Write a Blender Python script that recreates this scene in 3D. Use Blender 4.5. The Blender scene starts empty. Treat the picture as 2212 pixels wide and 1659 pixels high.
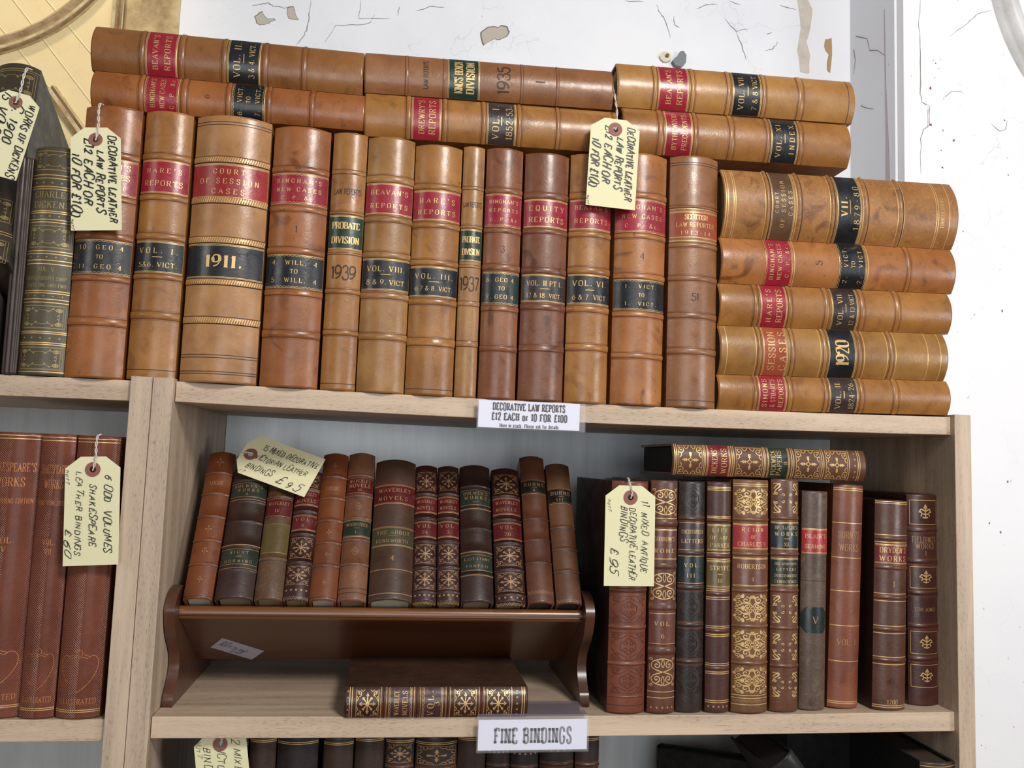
import bpy, bmesh, json, math, random
from mathutils import Vector, Matrix
from mathutils.geometry import tessellate_polygon
sc=bpy.context.scene; COL=sc.collection
DATA=json.loads(r"""{"tags":[{"h":[-0.0798,-0.01,0.2126],"w":0.0426,"L":0.083,"a":4.8,"an":[-0.0788,-0.007,0.2476],"lines":[["DECORATIVE LEATHER",0.84,0.08,0.92,0.19],["LAW REPORTS",0.6,0.22,0.82,0.19],["\u00a312 EACH OR",0.36,0.1,0.74,0.2],["10 FOR \u00a3100",0.12,0.25,0.86,0.2],["NUTT",0.035,0.89,0.98,0.06]],"l":"Cream price tag reading DECORATIVE LEATHER LAW REPORTS \u00a312 EACH, hanging at the left","hand":0.085},{"h":[0.3984,-0.009,0.2664],"w":0.0493,"L":0.0788,"a":-2.15,"an":[0.4028,0.012,0.3179],"lines":[["DECORATIVE LEATHER",0.84,0.08,0.9,0.18],["LAW REPORTS",0.62,0.2,0.78,0.18],["\u00a312 EACH OR",0.38,0.08,0.72,0.19],["10 FOR \u00a3100",0.13,0.24,0.78,0.19],["NUTT",0.035,0.89,0.98,0.06]],"l":"Cream law reports price tag hanging in front of the right half of the row","hand":0.07},{"h":[-0.0601,-0.008,-0.0814],"w":0.0452,"L":0.0823,"a":3.05,"an":[-0.0582,-0.005,-0.0518],"lines":[["6 ODD  VOLUMES",0.8,0.17,0.88,0.16],["SHAKESPEARE",0.52,0.25,0.82,0.15],["LEATHER BINDINGS",0.27,0.13,0.9,0.13],["\u00a360",0.09,0.66,0.9,0.14],["NUTT",0.05,0.12,0.24,0.07]],"l":"Cream price tag reading 6 ODD VOLUMES SHAKESPEARE, hanging in the left bookcase","hand":0.06},{"h":[0.4239,-0.002,-0.0918],"w":0.0489,"L":0.0831,"a":0.31,"an":[0.4241,0.001,-0.0749],"lines":[["11  MIXED  ANTIQUE",0.8,0.15,0.86,0.16],["DECORATIVE LEATHER",0.56,0.22,0.93,0.16],["BINDINGS",0.38,0.2,0.55,0.17],["\u00a395",0.2,0.62,0.86,0.2],["NUTT",0.08,0.14,0.25,0.08]],"l":"Cream price tag reading 11 MIXED ANTIQUE, hanging at the right of the middle shelf","hand":0.045},{"h":[-0.1401,-0.03,0.2327],"w":0.039,"L":0.0667,"a":-11.55,"an":[-0.1339,-0.027,0.2656],"lines":[["WORKS OF DICKENS",0.86,0.1,0.97,0.2],["C. 1900",0.58,0.12,0.6,0.24],["15 VOLS",0.3,0.02,0.5,0.24]],"l":"Cream price tag reading WORKS OF DICKENS, in the top left corner","hand":0.07},{"h":[0.0569,0.021,-0.3228],"w":0.0453,"L":0.0825,"a":9.04,"an":[0.0562,0.024,-0.3089],"lines":[["12 MIXED",0.8,0.05,0.45,0.17],["VICTORIAN LEATHER",0.5,0.12,0.95,0.17],["BINDINGS",0.24,0.12,0.55,0.17],["NUTT",0.08,0.05,0.2,0.1]],"l":"Cream price tag cut off at the bottom edge, reading 12 MIXED VICTORIAN","hand":0.04}],"ttag":{"h":[0.0546,0.151],"w":0.0477,"L":0.0709,"a":69.32,"P0":[0.0,0.0184,-0.1919]},"wall":{"edge":[-0.1288,0.4,0.5569],"m0":[-0.2172,0.4,0.5469],"m1":[-0.202,0.4,0.5486],"rev":[[0.8852,0.27,0.6141],[0.8844,0.27,0.3623],[0.8801,0.4,0.687],[0.8821,0.4,0.5724],[0.9238,0.27,0.5492]],"arc":[[-0.3592,0.4,0.4764],[-0.3364,0.4,0.4861],[-0.316,0.4,0.4983],[-0.2839,0.4,0.5232],[-0.2566,0.4,0.5518]],"arc2":[[1.0211,0.27,0.6368],[1.0313,0.27,0.5957],[1.051,0.27,0.5523],[1.0752,0.27,0.5129],[1.1169,0.27,0.4648]],"diag":[[-0.2896,0.4,0.4223],[-0.2785,0.4,0.4103],[-0.2464,0.4,0.3673],[-0.2163,0.4,0.3274]],"groove":[[[-0.3473,0.4,0.5454],[-0.2392,0.4,0.4141]],[[-0.3617,0.4,0.5059],[-0.3094,0.4,0.4467]],[[-0.2995,0.4,0.5442],[-0.2334,0.4,0.4711]]],"chips":[[[-0.0269,0.4,0.5567],[-0.0238,0.4,0.5591],[-0.0196,0.4,0.5638],[-0.0171,0.4,0.5648],[-0.0136,0.4,0.5589],[-0.0102,0.4,0.5558],[-0.0019,0.4,0.5568],[0.0008,0.4,0.555],[-0.0048,0.4,0.5523],[-0.0078,0.4,0.5492],[-0.0129,0.4,0.5472],[-0.0198,0.4,0.5458],[-0.0238,0.4,0.5481]],[[0.0177,0.4,0.575],[0.0254,0.4,0.5772],[0.0276,0.4,0.5719],[0.0293,0.4,0.5651],[0.0329,0.4,0.5593],[0.0264,0.4,0.5592],[0.0199,0.4,0.5599],[0.0176,0.4,0.5666]],[[0.2973,0.4,0.568],[0.3019,0.4,0.5728],[0.3079,0.4,0.5778],[0.3148,0.4,0.5792],[0.3211,0.4,0.5785],[0.3258,0.4,0.5819],[0.3342,0.4,0.5807],[0.3372,0.4,0.5738],[0.3333,0.4,0.5662],[0.3238,0.4,0.5608],[0.3168,0.4,0.5615],[0.3114,0.4,0.5581],[0.3021,0.4,0.5506],[0.299,0.4,0.5582]]],"stain":[[[0.7921,0.4,0.6769],[0.8099,0.4,0.6789],[0.8176,0.4,0.6645],[0.8138,0.4,0.6336],[0.8077,0.4,0.6101],[0.8139,0.4,0.5881],[0.8125,0.4,0.5592],[0.7971,0.4,0.5599],[0.7924,0.4,0.5933],[0.7984,0.4,0.6319]],[[0.8394,0.4,0.6173],[0.8495,0.4,0.6207],[0.8503,0.4,0.5919],[0.8471,0.4,0.5628],[0.8417,0.4,0.5683],[0.8448,0.4,0.5928],[0.8371,0.4,0.6057]]],"cracks":[[[-0.0331,0.4,0.5733],[-0.0223,0.4,0.576],[-0.0116,0.4,0.5793],[-0.003,0.4,0.5761],[0.01,0.4,0.5748],[0.0177,0.4,0.5757]],[[0.0493,0.4,0.5912],[0.0479,0.4,0.57],[0.0465,0.4,0.5489],[0.0415,0.4,0.5345],[0.0325,0.4,0.521]],[[0.0712,0.4,0.5273],[0.0859,0.4,0.5568],[0.1154,0.4,0.5607],[0.135,0.4,0.5657],[0.1409,0.4,0.5805]],[[0.12,0.4,0.5993],[0.1188,0.4,0.571],[0.1645,0.4,0.5761]],[[0.1743,0.4,0.5821],[0.175,0.4,0.5957]],[[0.5631,0.4,0.643],[0.5692,0.4,0.6303],[0.5774,0.4,0.6223],[0.5868,0.4,0.5922]],[[0.5913,0.4,0.6276],[0.5938,0.4,0.613],[0.6012,0.4,0.6101]],[[0.628,0.4,0.6445],[0.6451,0.4,0.6524],[0.6615,0.4,0.655]],[[0.673,0.4,0.633],[0.692,0.4,0.6141],[0.7108,0.4,0.6207]],[[0.692,0.4,0.6141],[0.702,0.4,0.5912],[0.709,0.4,0.5696]],[[0.7391,0.4,0.5877],[0.7527,0.4,0.5929],[0.7602,0.4,0.605]],[[0.7637,0.4,0.6645],[0.7791,0.4,0.6617],[0.7906,0.4,0.6614]],[[0.5142,0.4,0.6433],[0.5433,0.4,0.6452]],[[0.6802,0.4,0.6617],[0.6991,0.4,0.6586]],[[0.2008,0.4,0.5908],[0.2207,0.4,0.6009],[0.2411,0.4,0.6018]],[[0.7411,0.4,0.6157],[0.751,0.4,0.6191]]],"cr_rev":[],"cracksR":[[[0.9117,0.27,0.6171],[0.9084,0.27,0.5751],[0.9101,0.27,0.534],[0.9095,0.27,0.4758],[0.9114,0.27,0.4624],[0.9228,0.27,0.4601],[0.9224,0.27,0.4295],[0.9131,0.27,0.4239],[0.9095,0.27,0.4114],[0.9089,0.27,0.359]],[[0.9579,0.27,0.5667],[0.9873,0.27,0.5908],[1.0022,0.27,0.6065],[1.028,0.27,0.6151]],[[0.9457,0.27,0.4711],[0.9603,0.27,0.4869],[0.9783,0.27,0.486]],[[1.0209,0.27,0.4434],[1.0353,0.27,0.4344],[1.0441,0.27,0.4373],[1.0466,0.27,0.4513]]],"spotsR":[[0.9281,0.27,0.4879,5,1],[0.9213,0.27,0.4531,4,1],[0.9274,0.27,0.4334,5,1],[0.9628,0.27,0.4142,5,1],[0.9364,0.27,0.525,3,0],[0.9414,0.27,0.518,2,0],[0.9347,0.27,0.5036,2,0],[0.9329,0.27,0.5295,2,0],[0.9466,0.27,0.427,3,0],[0.9444,0.27,0.3728,3,0],[0.9312,0.27,0.1747,3,0],[0.9451,0.27,0.3722,3,0],[1.047,0.27,0.3706,3,0],[1.0367,0.27,-0.0643,4,0],[1.0334,0.27,0.1731,4,0],[0.9907,0.27,0.1653,2,0],[1.0077,0.27,-0.1218,3,0],[1.0241,0.27,-0.1339,4,0],[0.975,0.27,0.2829,2,0],[0.9433,0.27,0.3976,2,0],[1.0429,0.27,0.4509,3,0],[0.9201,0.27,0.4124,4,0],[1.0384,0.27,-0.3912,2,0],[0.9904,0.27,-0.4147,2,0]],"hook":[[0.5787,0.396,0.5599],[0.5993,0.394,0.5566]]},"signs":[[[0.2732,-0.004,-0.0045],[0.3767,-0.004,-0.0046],[0.3785,-0.004,-0.0311],[0.2742,-0.004,-0.0314]],[[0.2843,-0.004,-0.2939],[0.3877,-0.004,-0.2921],[0.3896,-0.004,-0.3246],[0.2855,-0.004,-0.3234]]],"stick":[[0.0272,0.1017,-0.2556],[0.0413,0.0803,-0.2423],[0.0782,0.1097,-0.2606],[0.0633,0.132,-0.2745]],"prof":[[0.038,-0.1883],[0.0265,-0.1932],[0.0205,-0.2001],[0.0183,-0.2062],[0.0202,-0.2131],[0.0268,-0.2286],[0.046,-0.2463],[0.0514,-0.2597],[0.048,-0.271],[0.0365,-0.2837],[0.0324,-0.2944]],"cam":{"C":[0.1979,-0.7866,-0.0629],"M":[[0.989574,-0.139662,0.035185],[-0.047752,-0.087674,0.995004],[0.135879,0.98631,0.093429]],"f":1814.15},"books":[{"n":"law_report_book","l":"Russet leather law report at the left end of the row, behind the left price tag","g":"tan law reports standing on the top shelf","O":[-0.072,-0.0005,-0.0009],"r":["Y",0.0],"w":0.0494,"h":0.2506,"s":0.0094,"d":0.155,"f":[["L",0.1669,0.2006,"red","z",[["BINGHAM'S",0.78,0.18],["NEW CASES",0.5,0.18],["C. P. &c",0.22,0.15]]],["L",0.0936,0.125,"black","z",[["10. GEO 4",0.78,0.15],["TO",0.5,0.13],["11. GEO 4",0.22,0.15]]],["B",0.2015,0.2076],["B",0.1614,0.1665],["B",0.1259,0.1318],["B",0.0873,0.0924],["B",0.047,0.0541]],"lc":"russet"},
{"n":"law_report_book","l":"Tan law report lettered HARE'S REPORTS VOL. I., left of the thick 1911 volume","g":"tan law reports standing on the top shelf","O":[-0.0229,0.001,0.0001],"r":["Y",0.0],"w":0.0419,"h":0.2497,"s":0.008,"d":0.155,"f":[["L",0.1712,0.2026,"red","g",[["HARE'S",0.68,0.17],["REPORTS",0.3,0.19]]],["L",0.0971,0.1266,"black","g",[["VOL. I.",0.7,0.2],["-",0.5,0.3],["5&6. VICT.",0.26,0.18]]],["B",0.2035,0.2092],["B",0.1651,0.1703],["B",0.1284,0.1344],["B",0.0915,0.0962],["B",0.055,0.0617],["d",0.0087]],"lc":"tan"},
{"n":"law_report_book","l":"Very thick pale tan law volume with COURT OF SESSION CASES and 1911","g":"tan law reports standing on the top shelf","O":[0.0357,-0.0038,-0.0005],"r":["Y",0.0],"w":0.0674,"h":0.2494,"s":0.0128,"d":0.155,"f":[["L",0.1703,0.2027,"red2","g",[["COURT",0.78,0.17],["OF SESSION",0.5,0.18],["CASES",0.2,0.18]]],["L",0.0954,0.1273,"black","g",[["1911.",0.5,0.42,"bold"]]],["r",0.2036,0.2102],["r",0.165,0.172],["r",0.1277,0.1346],["r",0.089,0.0954],["r",0.0532,0.0604],["d",0.2429],["d",0.2403],["d",0.0252],["d",0.0227],["d",0.0101],["d",0.008]],"lc":"pale"},
{"n":"law_report_book","l":"Russet law report numbered 1, lettered BINGHAM'S NEW CASES, right of the 1911 volume","g":"tan law reports standing on the top shelf","O":[0.0986,-0.0009,-0.0015],"r":["Y",0.0],"w":0.052,"h":0.2469,"s":0.0099,"d":0.155,"f":[["L",0.1717,0.2011,"red","z",[["BINGHAM'S",0.75,0.16],["NEW CASES",0.47,0.16],["C. P. &c.",0.2,0.14]]],["L",0.0919,0.1237,"black","z",[["4.  WILL.  4",0.76,0.16],["TO",0.5,0.15],["5.  WILL.  4",0.24,0.16]]],["T",0.1478,0.0057,"1","dark"],["B",0.2024,0.2082],["B",0.1647,0.1704],["B",0.1246,0.1307],["B",0.0854,0.091],["B",0.0461,0.053]],"lc":"russet"},
{"n":"law_report_book","l":"Slim tan law report stamped 1939 with green PROBATE DIVISION label","g":"tan law reports standing on the top shelf","O":[0.1434,0.003,-0.002],"r":["Y",0.0],"w":0.0318,"h":0.2471,"s":0.006,"d":0.155,"f":[["T",0.1891,0.0054,"LAW REPORTS","dark","sans",0.82],["L",0.1328,0.1662,"green","g",[["PROBATE",0.7,0.2,"cond"],["DIVISION",0.28,0.2,"cond"]]],["T",0.1111,0.0119,"1939","dark","sans",0.72],["D",0.2062,0.2107],["D",0.1283,0.1305],["B",0.1671,0.1698],["B",0.0912,0.0956],["B",0.0518,0.0566],["d",0.0064]],"lc":"tan"},
{"n":"law_report_book","l":"Tan law report lettered BEAVAN'S REPORTS VOL. VIII., right of the slim 1939 volume","g":"tan law reports standing on the top shelf","O":[0.1826,0.0006,-0.0024],"r":["Y",0.0],"w":0.0443,"h":0.2457,"s":0.0084,"d":0.155,"f":[["L",0.1694,0.2,"red","g",[["BEAVAN'S",0.7,0.18],["REPORTS",0.28,0.18]]],["L",0.0963,0.1269,"black","g",[["VOL. VIII.",0.68,0.2],["-",0.5,0.2],["8 & 9. VICT",0.26,0.18]]],["B",0.2009,0.2077],["B",0.1622,0.168],["B",0.1278,0.1335],["B",0.0888,0.0945],["B",0.0497,0.0558]],"lc":"tan2"},
{"n":"law_report_book","l":"Golden tan law report lettered HARE'S REPORTS VOL. III., left of the slim 1937 volume","g":"tan law reports standing on the top shelf","O":[0.2282,0.0004,-0.0028],"r":["Y",0.0],"w":0.045,"h":0.2425,"s":0.0086,"d":0.155,"f":[["L",0.1673,0.1968,"red","g",[["HARE'S",0.66,0.2],["REPORTS",0.28,0.19]]],["L",0.0933,0.1227,"black","g",[["VOL. III.",0.68,0.2],["-",0.5,0.25],["6 7 & 8. VICT.",0.28,0.17]]],["B",0.1982,0.2037],["B",0.1605,0.1659],["B",0.1241,0.1295],["B",0.0862,0.092],["B",0.0468,0.0543],["d",0.0057]],"lc":"tan"},
{"n":"law_report_book","l":"Slimmest tan law report, stamped 1937 with green PROBATE DIVISION label","g":"tan law reports standing on the top shelf","O":[0.2625,0.0051,-0.0031],"r":["Y",0.0],"w":0.0207,"h":0.246,"s":0.0039,"d":0.155,"f":[["T",0.1875,0.005,"LAW REPORTS","dark","sans",0.9],["L",0.1313,0.1632,"green","g",[["PROBATE",0.68,0.2,"cond"],["DIVISION",0.3,0.2,"cond"]]],["T",0.1096,0.0122,"1937","dark","sans",0.9],["D",0.2023,0.2059],["D",0.1255,0.1282],["D",0.088,0.093],["D",0.0487,0.0545],["B",0.1641,0.1669]],"lc":"tan2"},
{"n":"law_report_book","l":"Worn reddish law report numbered 3, right of the slim 1937 volume","g":"tan law reports standing on the top shelf","O":[0.2928,0.0022,-0.0032],"r":["Y",0.0],"w":0.0357,"h":0.246,"s":0.0068,"d":0.155,"f":[["L",0.1671,0.1997,"red","z",[["BINGHAM'S",0.76,0.13],["REPORTS",0.5,0.12],["C. P. &c",0.22,0.12]]],["L",0.0908,0.1224,"teal","z",[["6. GEO 4.",0.76,0.15],["TO",0.5,0.14],["7. GEO 4.",0.24,0.15]]],["T",0.1452,0.0059,"3","dark"],["B",0.2006,0.2061],["B",0.1611,0.1661],["B",0.1242,0.1306],["B",0.0845,0.0899],["B",0.0456,0.051]],"lc":"redbrown"},
{"n":"law_report_book","l":"Worn dark reddish law report lettered EQUITY REPORTS","g":"tan law reports standing on the top shelf","O":[0.3349,0.0007,-0.0033],"r":["Y",0.0],"w":0.0435,"h":0.2444,"s":0.0083,"d":0.155,"f":[["L",0.169,0.1972,"red","g",[["EQUITY",0.68,0.22],["REPORTS",0.28,0.22]]],["L",0.0955,0.1227,"brown","g",[["VOL. II PT I.",0.68,0.22],["-",0.48,0.25],["17 & 18  VICT.",0.24,0.19]]],["B",0.1981,0.2046],["B",0.163,0.1681],["B",0.1237,0.13],["B",0.0878,0.0941],["B",0.0478,0.0541]],"lc":"redbrown2"},
{"n":"law_report_book","l":"Tan law report lettered BEAVAN'S REPORTS VOL. VI., partly behind the right price tag","g":"tan law reports standing on the top shelf","O":[0.3796,0.0011,-0.0034],"r":["Y",0.0],"w":0.0418,"h":0.2474,"s":0.0079,"d":0.155,"f":[["L",0.1702,0.2005,"red","g",[["BEAVAN'S",0.74,0.17],["REPORTS",0.3,0.18]]],["L",0.0961,0.1259,"black","g",[["VOL. VI.",0.7,0.22],["-",0.48,0.22],["6 & 7  VICT",0.24,0.19]]],["B",0.2014,0.208],["B",0.1633,0.1688],["B",0.1268,0.1333],["B",0.0888,0.0948],["B",0.0512,0.0575]],"lc":"tan"},
{"n":"law_report_book","l":"Orange tan law report numbered 4, left of the Scottish Law Reporter","g":"tan law reports standing on the top shelf","O":[0.43,-0.0008,-0.0032],"r":["Y",0.35],"w":0.0516,"h":0.2517,"s":0.0098,"d":0.155,"f":[["L",0.1709,0.2043,"red","z",[["BINGHAM'S",0.76,0.15],["NEW CASES",0.48,0.15],["C. P. &c.",0.2,0.14]]],["L",0.0927,0.1235,"black","z",[["1.  VICT.",0.78,0.14],["TO",0.5,0.13],["1.  VICT.",0.22,0.14]]],["T",0.1472,0.006,"4","dark"],["B",0.2057,0.2118],["B",0.1649,0.17],["B",0.1245,0.13],["B",0.0867,0.0918],["B",0.0457,0.0507]],"lc":"orange"},
{"n":"law_report_book","l":"Smooth brown law volume lettered SCOTTISH LAW REPORTER 1913-14, right end of the row","g":"tan law reports standing on the top shelf","O":[0.486,-0.0005,-0.0031],"r":["Y",0.0],"w":0.05,"h":0.2538,"s":0.0095,"d":0.155,"f":[["L",0.1688,0.1966,"rust","g",[["SCOTTISH",0.78,0.22,"bold"],["LAW REPORTER",0.5,0.2],["1913-14",0.2,0.18]]],["T",0.1099,0.0069,"51","dark","sans",0.22],["d",0.2466],["d",0.2442],["g",0.199],["g",0.1664],["d",0.007],["B",0.1999,0.2023],["B",0.1598,0.1645],["B",0.1261,0.1313],["B",0.0885,0.0941],["B",0.0526,0.0586]],"lc":"brownsm"},
{"n":"law_report_book","l":"Tan law report lettered SIMONS & STUART'S REPORTS, bottom of the right stack","g":"law reports stacked flat at the right end of the top shelf","O":[0.7633,0.0033,0.0195],"r":["Y",-91.15],"w":0.035,"h":0.2502,"s":0.0067,"d":0.155,"f":[["L",0.1791,0.2089,"red","g",[["SIMONS",0.78,0.2],["& STUART'S",0.5,0.2],["REPORTS",0.22,0.2]]],["L",0.1028,0.1338,"brown","g",[["VOL. II.",0.7,0.22],["-",0.5,0.45],["1824-26.",0.24,0.22]]],["B",0.2103,0.2137],["B",0.1728,0.1777],["B",0.1353,0.1392],["B",0.0963,0.1008],["B",0.0584,0.064]],"lc":"tan"},
{"n":"law_report_book","l":"Tan law volume lettered SESSION CASES and 1920, lying second from the stack's bottom","g":"law reports stacked flat at the right end of the top shelf","O":[0.7593,0.0007,0.0618],"r":["Y",-91.15],"w":0.049,"h":0.2459,"s":0.0093,"d":0.155,"f":[["L",0.1757,0.2016,"rust","g",[["SESSION",0.66,0.33],["CASES",0.22,0.33]]],["L",0.1023,0.1322,"black","g",[["1920",0.5,0.55,"bold"]]],["g",0.2469],["g",0.2392],["g",0.2088],["g",0.1737],["g",0.1402],["g",0.0932],["g",0.0679],["g",0.0588],["g",0.0234],["g",0.009],["B",0.203,0.2069],["B",0.1683,0.1723],["B",0.1337,0.1377],["B",0.0957,0.0998],["B",0.0613,0.0654]],"lc":"gold"},
{"n":"law_report_book","l":"Tan law report lettered HARE'S REPORTS VOL. VII., middle of the right stack","g":"law reports stacked flat at the right end of the top shelf","O":[0.7652,0.0019,0.108],"r":["Y",-91.15],"w":0.0425,"h":0.2524,"s":0.0081,"d":0.155,"f":[["L",0.1817,0.2101,"red","g",[["HARE'S",0.68,0.23],["REPORTS",0.3,0.26]]],["L",0.1052,0.1339,"brown","g",[["VOL. VII.",0.68,0.23],["-",0.48,0.35],["12 & 13 VICT.",0.24,0.2]]],["B",0.2121,0.217],["B",0.1762,0.1807],["B",0.1364,0.1414],["B",0.0976,0.1027],["B",0.0588,0.064]],"lc":"tan"},
{"n":"law_report_book","l":"Stained orange law report numbered 5 in the right stack, under the thick worn volume","g":"law reports stacked flat at the right end of the top shelf","O":[0.7696,0.0011,0.1533],"r":["Y",-91.15],"w":0.047,"h":0.2559,"s":0.0089,"d":0.155,"f":[["L",0.1808,0.2099,"red","z",[["BINGHAM'S",0.76,0.18],["NEW CASES",0.48,0.18],["C. P. &c",0.2,0.16]]],["L",0.1008,0.1307,"black","z",[["2.  VICT.",0.76,0.18],["TO",0.5,0.16],["2.  VICT.",0.22,0.18]]],["T",0.1528,0.0065,"5","dark"],["g",0.1788],["g",0.0988],["B",0.0515,0.0557]],"lc":"orange"},
{"n":"law_report_book","l":"Thickest worn law volume with black VII. 1879-80 label, top of the right stack","g":"law reports stacked flat at the right end of the top shelf","O":[0.7702,-0.0034,0.2124],"r":["Y",-91.15],"w":0.0705,"h":0.2559,"s":0.0134,"d":0.155,"f":[["L",0.1813,0.2066,"dbrown","g",[["COURT",0.78,0.16],["OF SESSION",0.5,0.2],["CASES",0.2,0.2]]],["L",0.1089,0.1357,"black","g",[["VII.",0.72,0.3,"bold"],["-",0.48,0.25],["1879-80",0.2,0.26]]],["g",0.2545],["g",0.2521],["g",0.2463],["g",0.2443],["g",0.2125],["g",0.1793],["g",0.1734],["g",0.1428],["g",0.1378],["g",0.1069],["g",0.1007],["g",0.0684],["g",0.0617],["g",0.0253],["g",0.0232],["g",0.0107],["T",0.019,0.0037,"FOURTH SERIES","gold","serif",0.45],["N",0.21],["N",0.1763],["N",0.1403],["N",0.1038],["N",0.0653]],"lc":"olive"},
{"n":"law_report_book","l":"Russet law report numbered 6, lying across the left end under the one lettered BEAVAN'S","g":"law reports lying flat across the tops of the standing row","O":[0.1556,0.0033,0.2676],"r":["Y",-90.0],"w":0.035,"h":0.2491,"s":0.0067,"d":0.155,"f":[["L",0.1712,0.2016,"red","z",[["BINGHAM'S",0.76,0.17],["NEW CASES",0.48,0.17],["C. P. &c",0.2,0.15]]],["L",0.0935,0.1234,"black","z",[["6.  VICT.",0.76,0.17],["TO",0.5,0.15],["7.  VICT.",0.22,0.17]]],["T",0.1463,0.0049,"6","dark"],["B",0.2028,0.2069],["B",0.1642,0.1691],["B",0.1246,0.1288],["B",0.0884,0.0918],["B",0.0482,0.0521]],"lc":"russet"},
{"n":"law_report_book","l":"Tan law report lettered BEAVAN'S REPORTS VOL. II., top left of the pile","g":"law reports lying flat across the tops of the standing row","O":[0.1519,0.0019,0.3068],"r":["Y",-90.0],"w":0.0425,"h":0.2477,"s":0.0081,"d":0.155,"f":[["L",0.1712,0.1996,"red","g",[["BEAVAN'S",0.68,0.2],["REPORTS",0.3,0.22]]],["L",0.0959,0.1262,"black","g",[["VOL. II.",0.7,0.24],["-",0.5,0.3],["3 & 4. VICT.",0.26,0.2]]],["B",0.2008,0.2049],["B",0.165,0.17],["B",0.1271,0.1313],["B",0.0895,0.0942],["B",0.0536,0.0579]],"lc":"brown2"},
{"n":"law_report_book","l":"Tan law report lettered DREWRY'S REPORTS lying in the middle, under the one stamped 1935","g":"law reports lying flat across the tops of the standing row","O":[0.4045,0.0019,0.271],"r":["Y",-91.0],"w":0.0425,"h":0.2497,"s":0.0081,"d":0.155,"f":[["L",0.1763,0.2047,"red","g",[["DREWRY'S",0.66,0.24],["REPORTS",0.3,0.27]]],["L",0.1029,0.1317,"brown","g",[["VOL. I.",0.7,0.26],["-",0.5,0.4],["1852-53.",0.24,0.25]]],["B",0.2056,0.21],["B",0.1704,0.1749],["B",0.1326,0.1367],["B",0.0974,0.1016],["B",0.0591,0.0628]],"lc":"tan"},
{"n":"law_report_book","l":"Brown law report stamped 1935 with green KING'S BENCH DIVISION label, lying in the middle","g":"law reports lying flat across the tops of the standing row","O":[0.399,0.0024,0.3146],"r":["Y",-91.4],"w":0.04,"h":0.2463,"s":0.0076,"d":0.155,"f":[["L",0.1346,0.1663,"green","g",[["KING'S BENCH",0.66,0.26,"cond"],["DIVISION",0.3,0.26,"cond"]]],["T",0.1873,0.0045,"LAW REPORTS","dark","sans",0.72],["T",0.1113,0.011,"1935","dark","sans",0.7],["T",0.0748,0.0093,"I","dark","sans",0.06],["D",0.2043,0.2074],["D",0.169,0.1708],["D",0.0915,0.0943],["D",0.0557,0.0585]],"lc":"brownsm"},
{"n":"law_report_book","l":"Tan law report lettered BYTHEWOOD PRECEDENTS, lying on the right above the thick worn volume","g":"law reports lying flat across the tops of the standing row","O":[0.6529,0.0012,0.2788],"r":["Y",-91.0],"w":0.0465,"h":0.2435,"s":0.0088,"d":0.155,"f":[["L",0.1714,0.2004,"red","g",[["BYTHEWOOD",0.66,0.22],["PRECEDENTS",0.3,0.22]]],["L",0.0585,0.0881,"black","g",[["VOL. XI.",0.72,0.22],["-",0.5,0.3],["INDEX",0.24,0.22]]],["B",0.2019,0.2076],["B",0.166,0.1704],["B",0.1273,0.1328],["B",0.0891,0.0931],["B",0.053,0.0575]],"lc":"tan3"},
{"n":"law_report_book","l":"Golden tan law report lettered BEAVAN'S REPORTS VOL. VII., topmost on the right","g":"law reports lying flat across the tops of the standing row","O":[0.6577,0.0014,0.3268],"r":["Y",-91.3],"w":0.0455,"h":0.2553,"s":0.0086,"d":0.155,"f":[["L",0.1808,0.2129,"red","g",[["BEAVAN'S",0.66,0.2],["REPORTS",0.3,0.22]]],["L",0.1032,0.1346,"black","g",[["VOL. VII.",0.7,0.22],["-",0.48,0.3],["7 & 8 VICT",0.24,0.2]]],["B",0.2138,0.2182],["B",0.1745,0.1788],["B",0.1361,0.1405],["B",0.0982,0.1022],["B",0.0573,0.0634],["d",0.0076]],"lc":"gold2"},
{"n":"antique_book","l":"Orange calf volume at the left end of the trough","g":"small leather volumes in the wooden book trough","O":[0.0267,0.0249,-0.1955],"r":["XY",-32.0,-0.83],"w":0.0256,"h":0.1581,"s":0.0051,"d":0.105,"f":[["b",0.1331],["b",0.1092],["b",0.0841],["b",0.0588],["b",0.0341],["P",0.1375,0.1523,"dots3","gilt"],["T",0.1208,0.0042,"LOGUE","gilt","serif",0.5],["P",0.0637,0.076,"dots3","gilt"],["P",0.0407,0.0526,"dots3","gilt"],["P",0.0134,0.0234,"dots3","gilt"],["d",0.0022]],"lc":"torange","pg":"white"},
{"n":"antique_book","l":"Dark brown volume lettered NIGHT AND MORNING, second from left in the trough","g":"small leather volumes in the wooden book trough","O":[0.0587,0.0234,-0.1945],"r":["XY",-32.0,-0.93],"w":0.0343,"h":0.1416,"s":0.0069,"d":0.105,"f":[["b",0.1246],["b",0.1004],["b",0.0784],["b",0.0533],["b",0.0282],["L",0.1045,0.1214,"dgreen","n",[["BULWER'S",0.75,0.2],["WORKS",0.48,0.2],["II.",0.2,0.16]]],["L",0.0324,0.0495,"dgreen","n",[["NIGHT",0.75,0.18],["AND",0.5,0.14],["MORNING",0.22,0.18]]],["g",0.1024],["g",0.0529],["g",0.0296]],"lc":"ddark"},
{"n":"antique_book","l":"Mottled brown volume with an olive patch, third from left in the trough","g":"small leather volumes in the wooden book trough","O":[0.0896,0.0249,-0.1955],"r":["XY",-32.0,-0.82],"w":0.0254,"h":0.1297,"s":0.0051,"d":0.105,"f":[["L",0.0849,0.1056,"maroon","n",[["WAVERLEY",0.7,0.18],["IV.",0.3,0.18]]],["L",0.0459,0.0778,"olivel","n",[]],["g",0.0763],["g",0.0411],["b",0.1077],["b",0.0406]],"lc":"mottled"},
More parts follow.
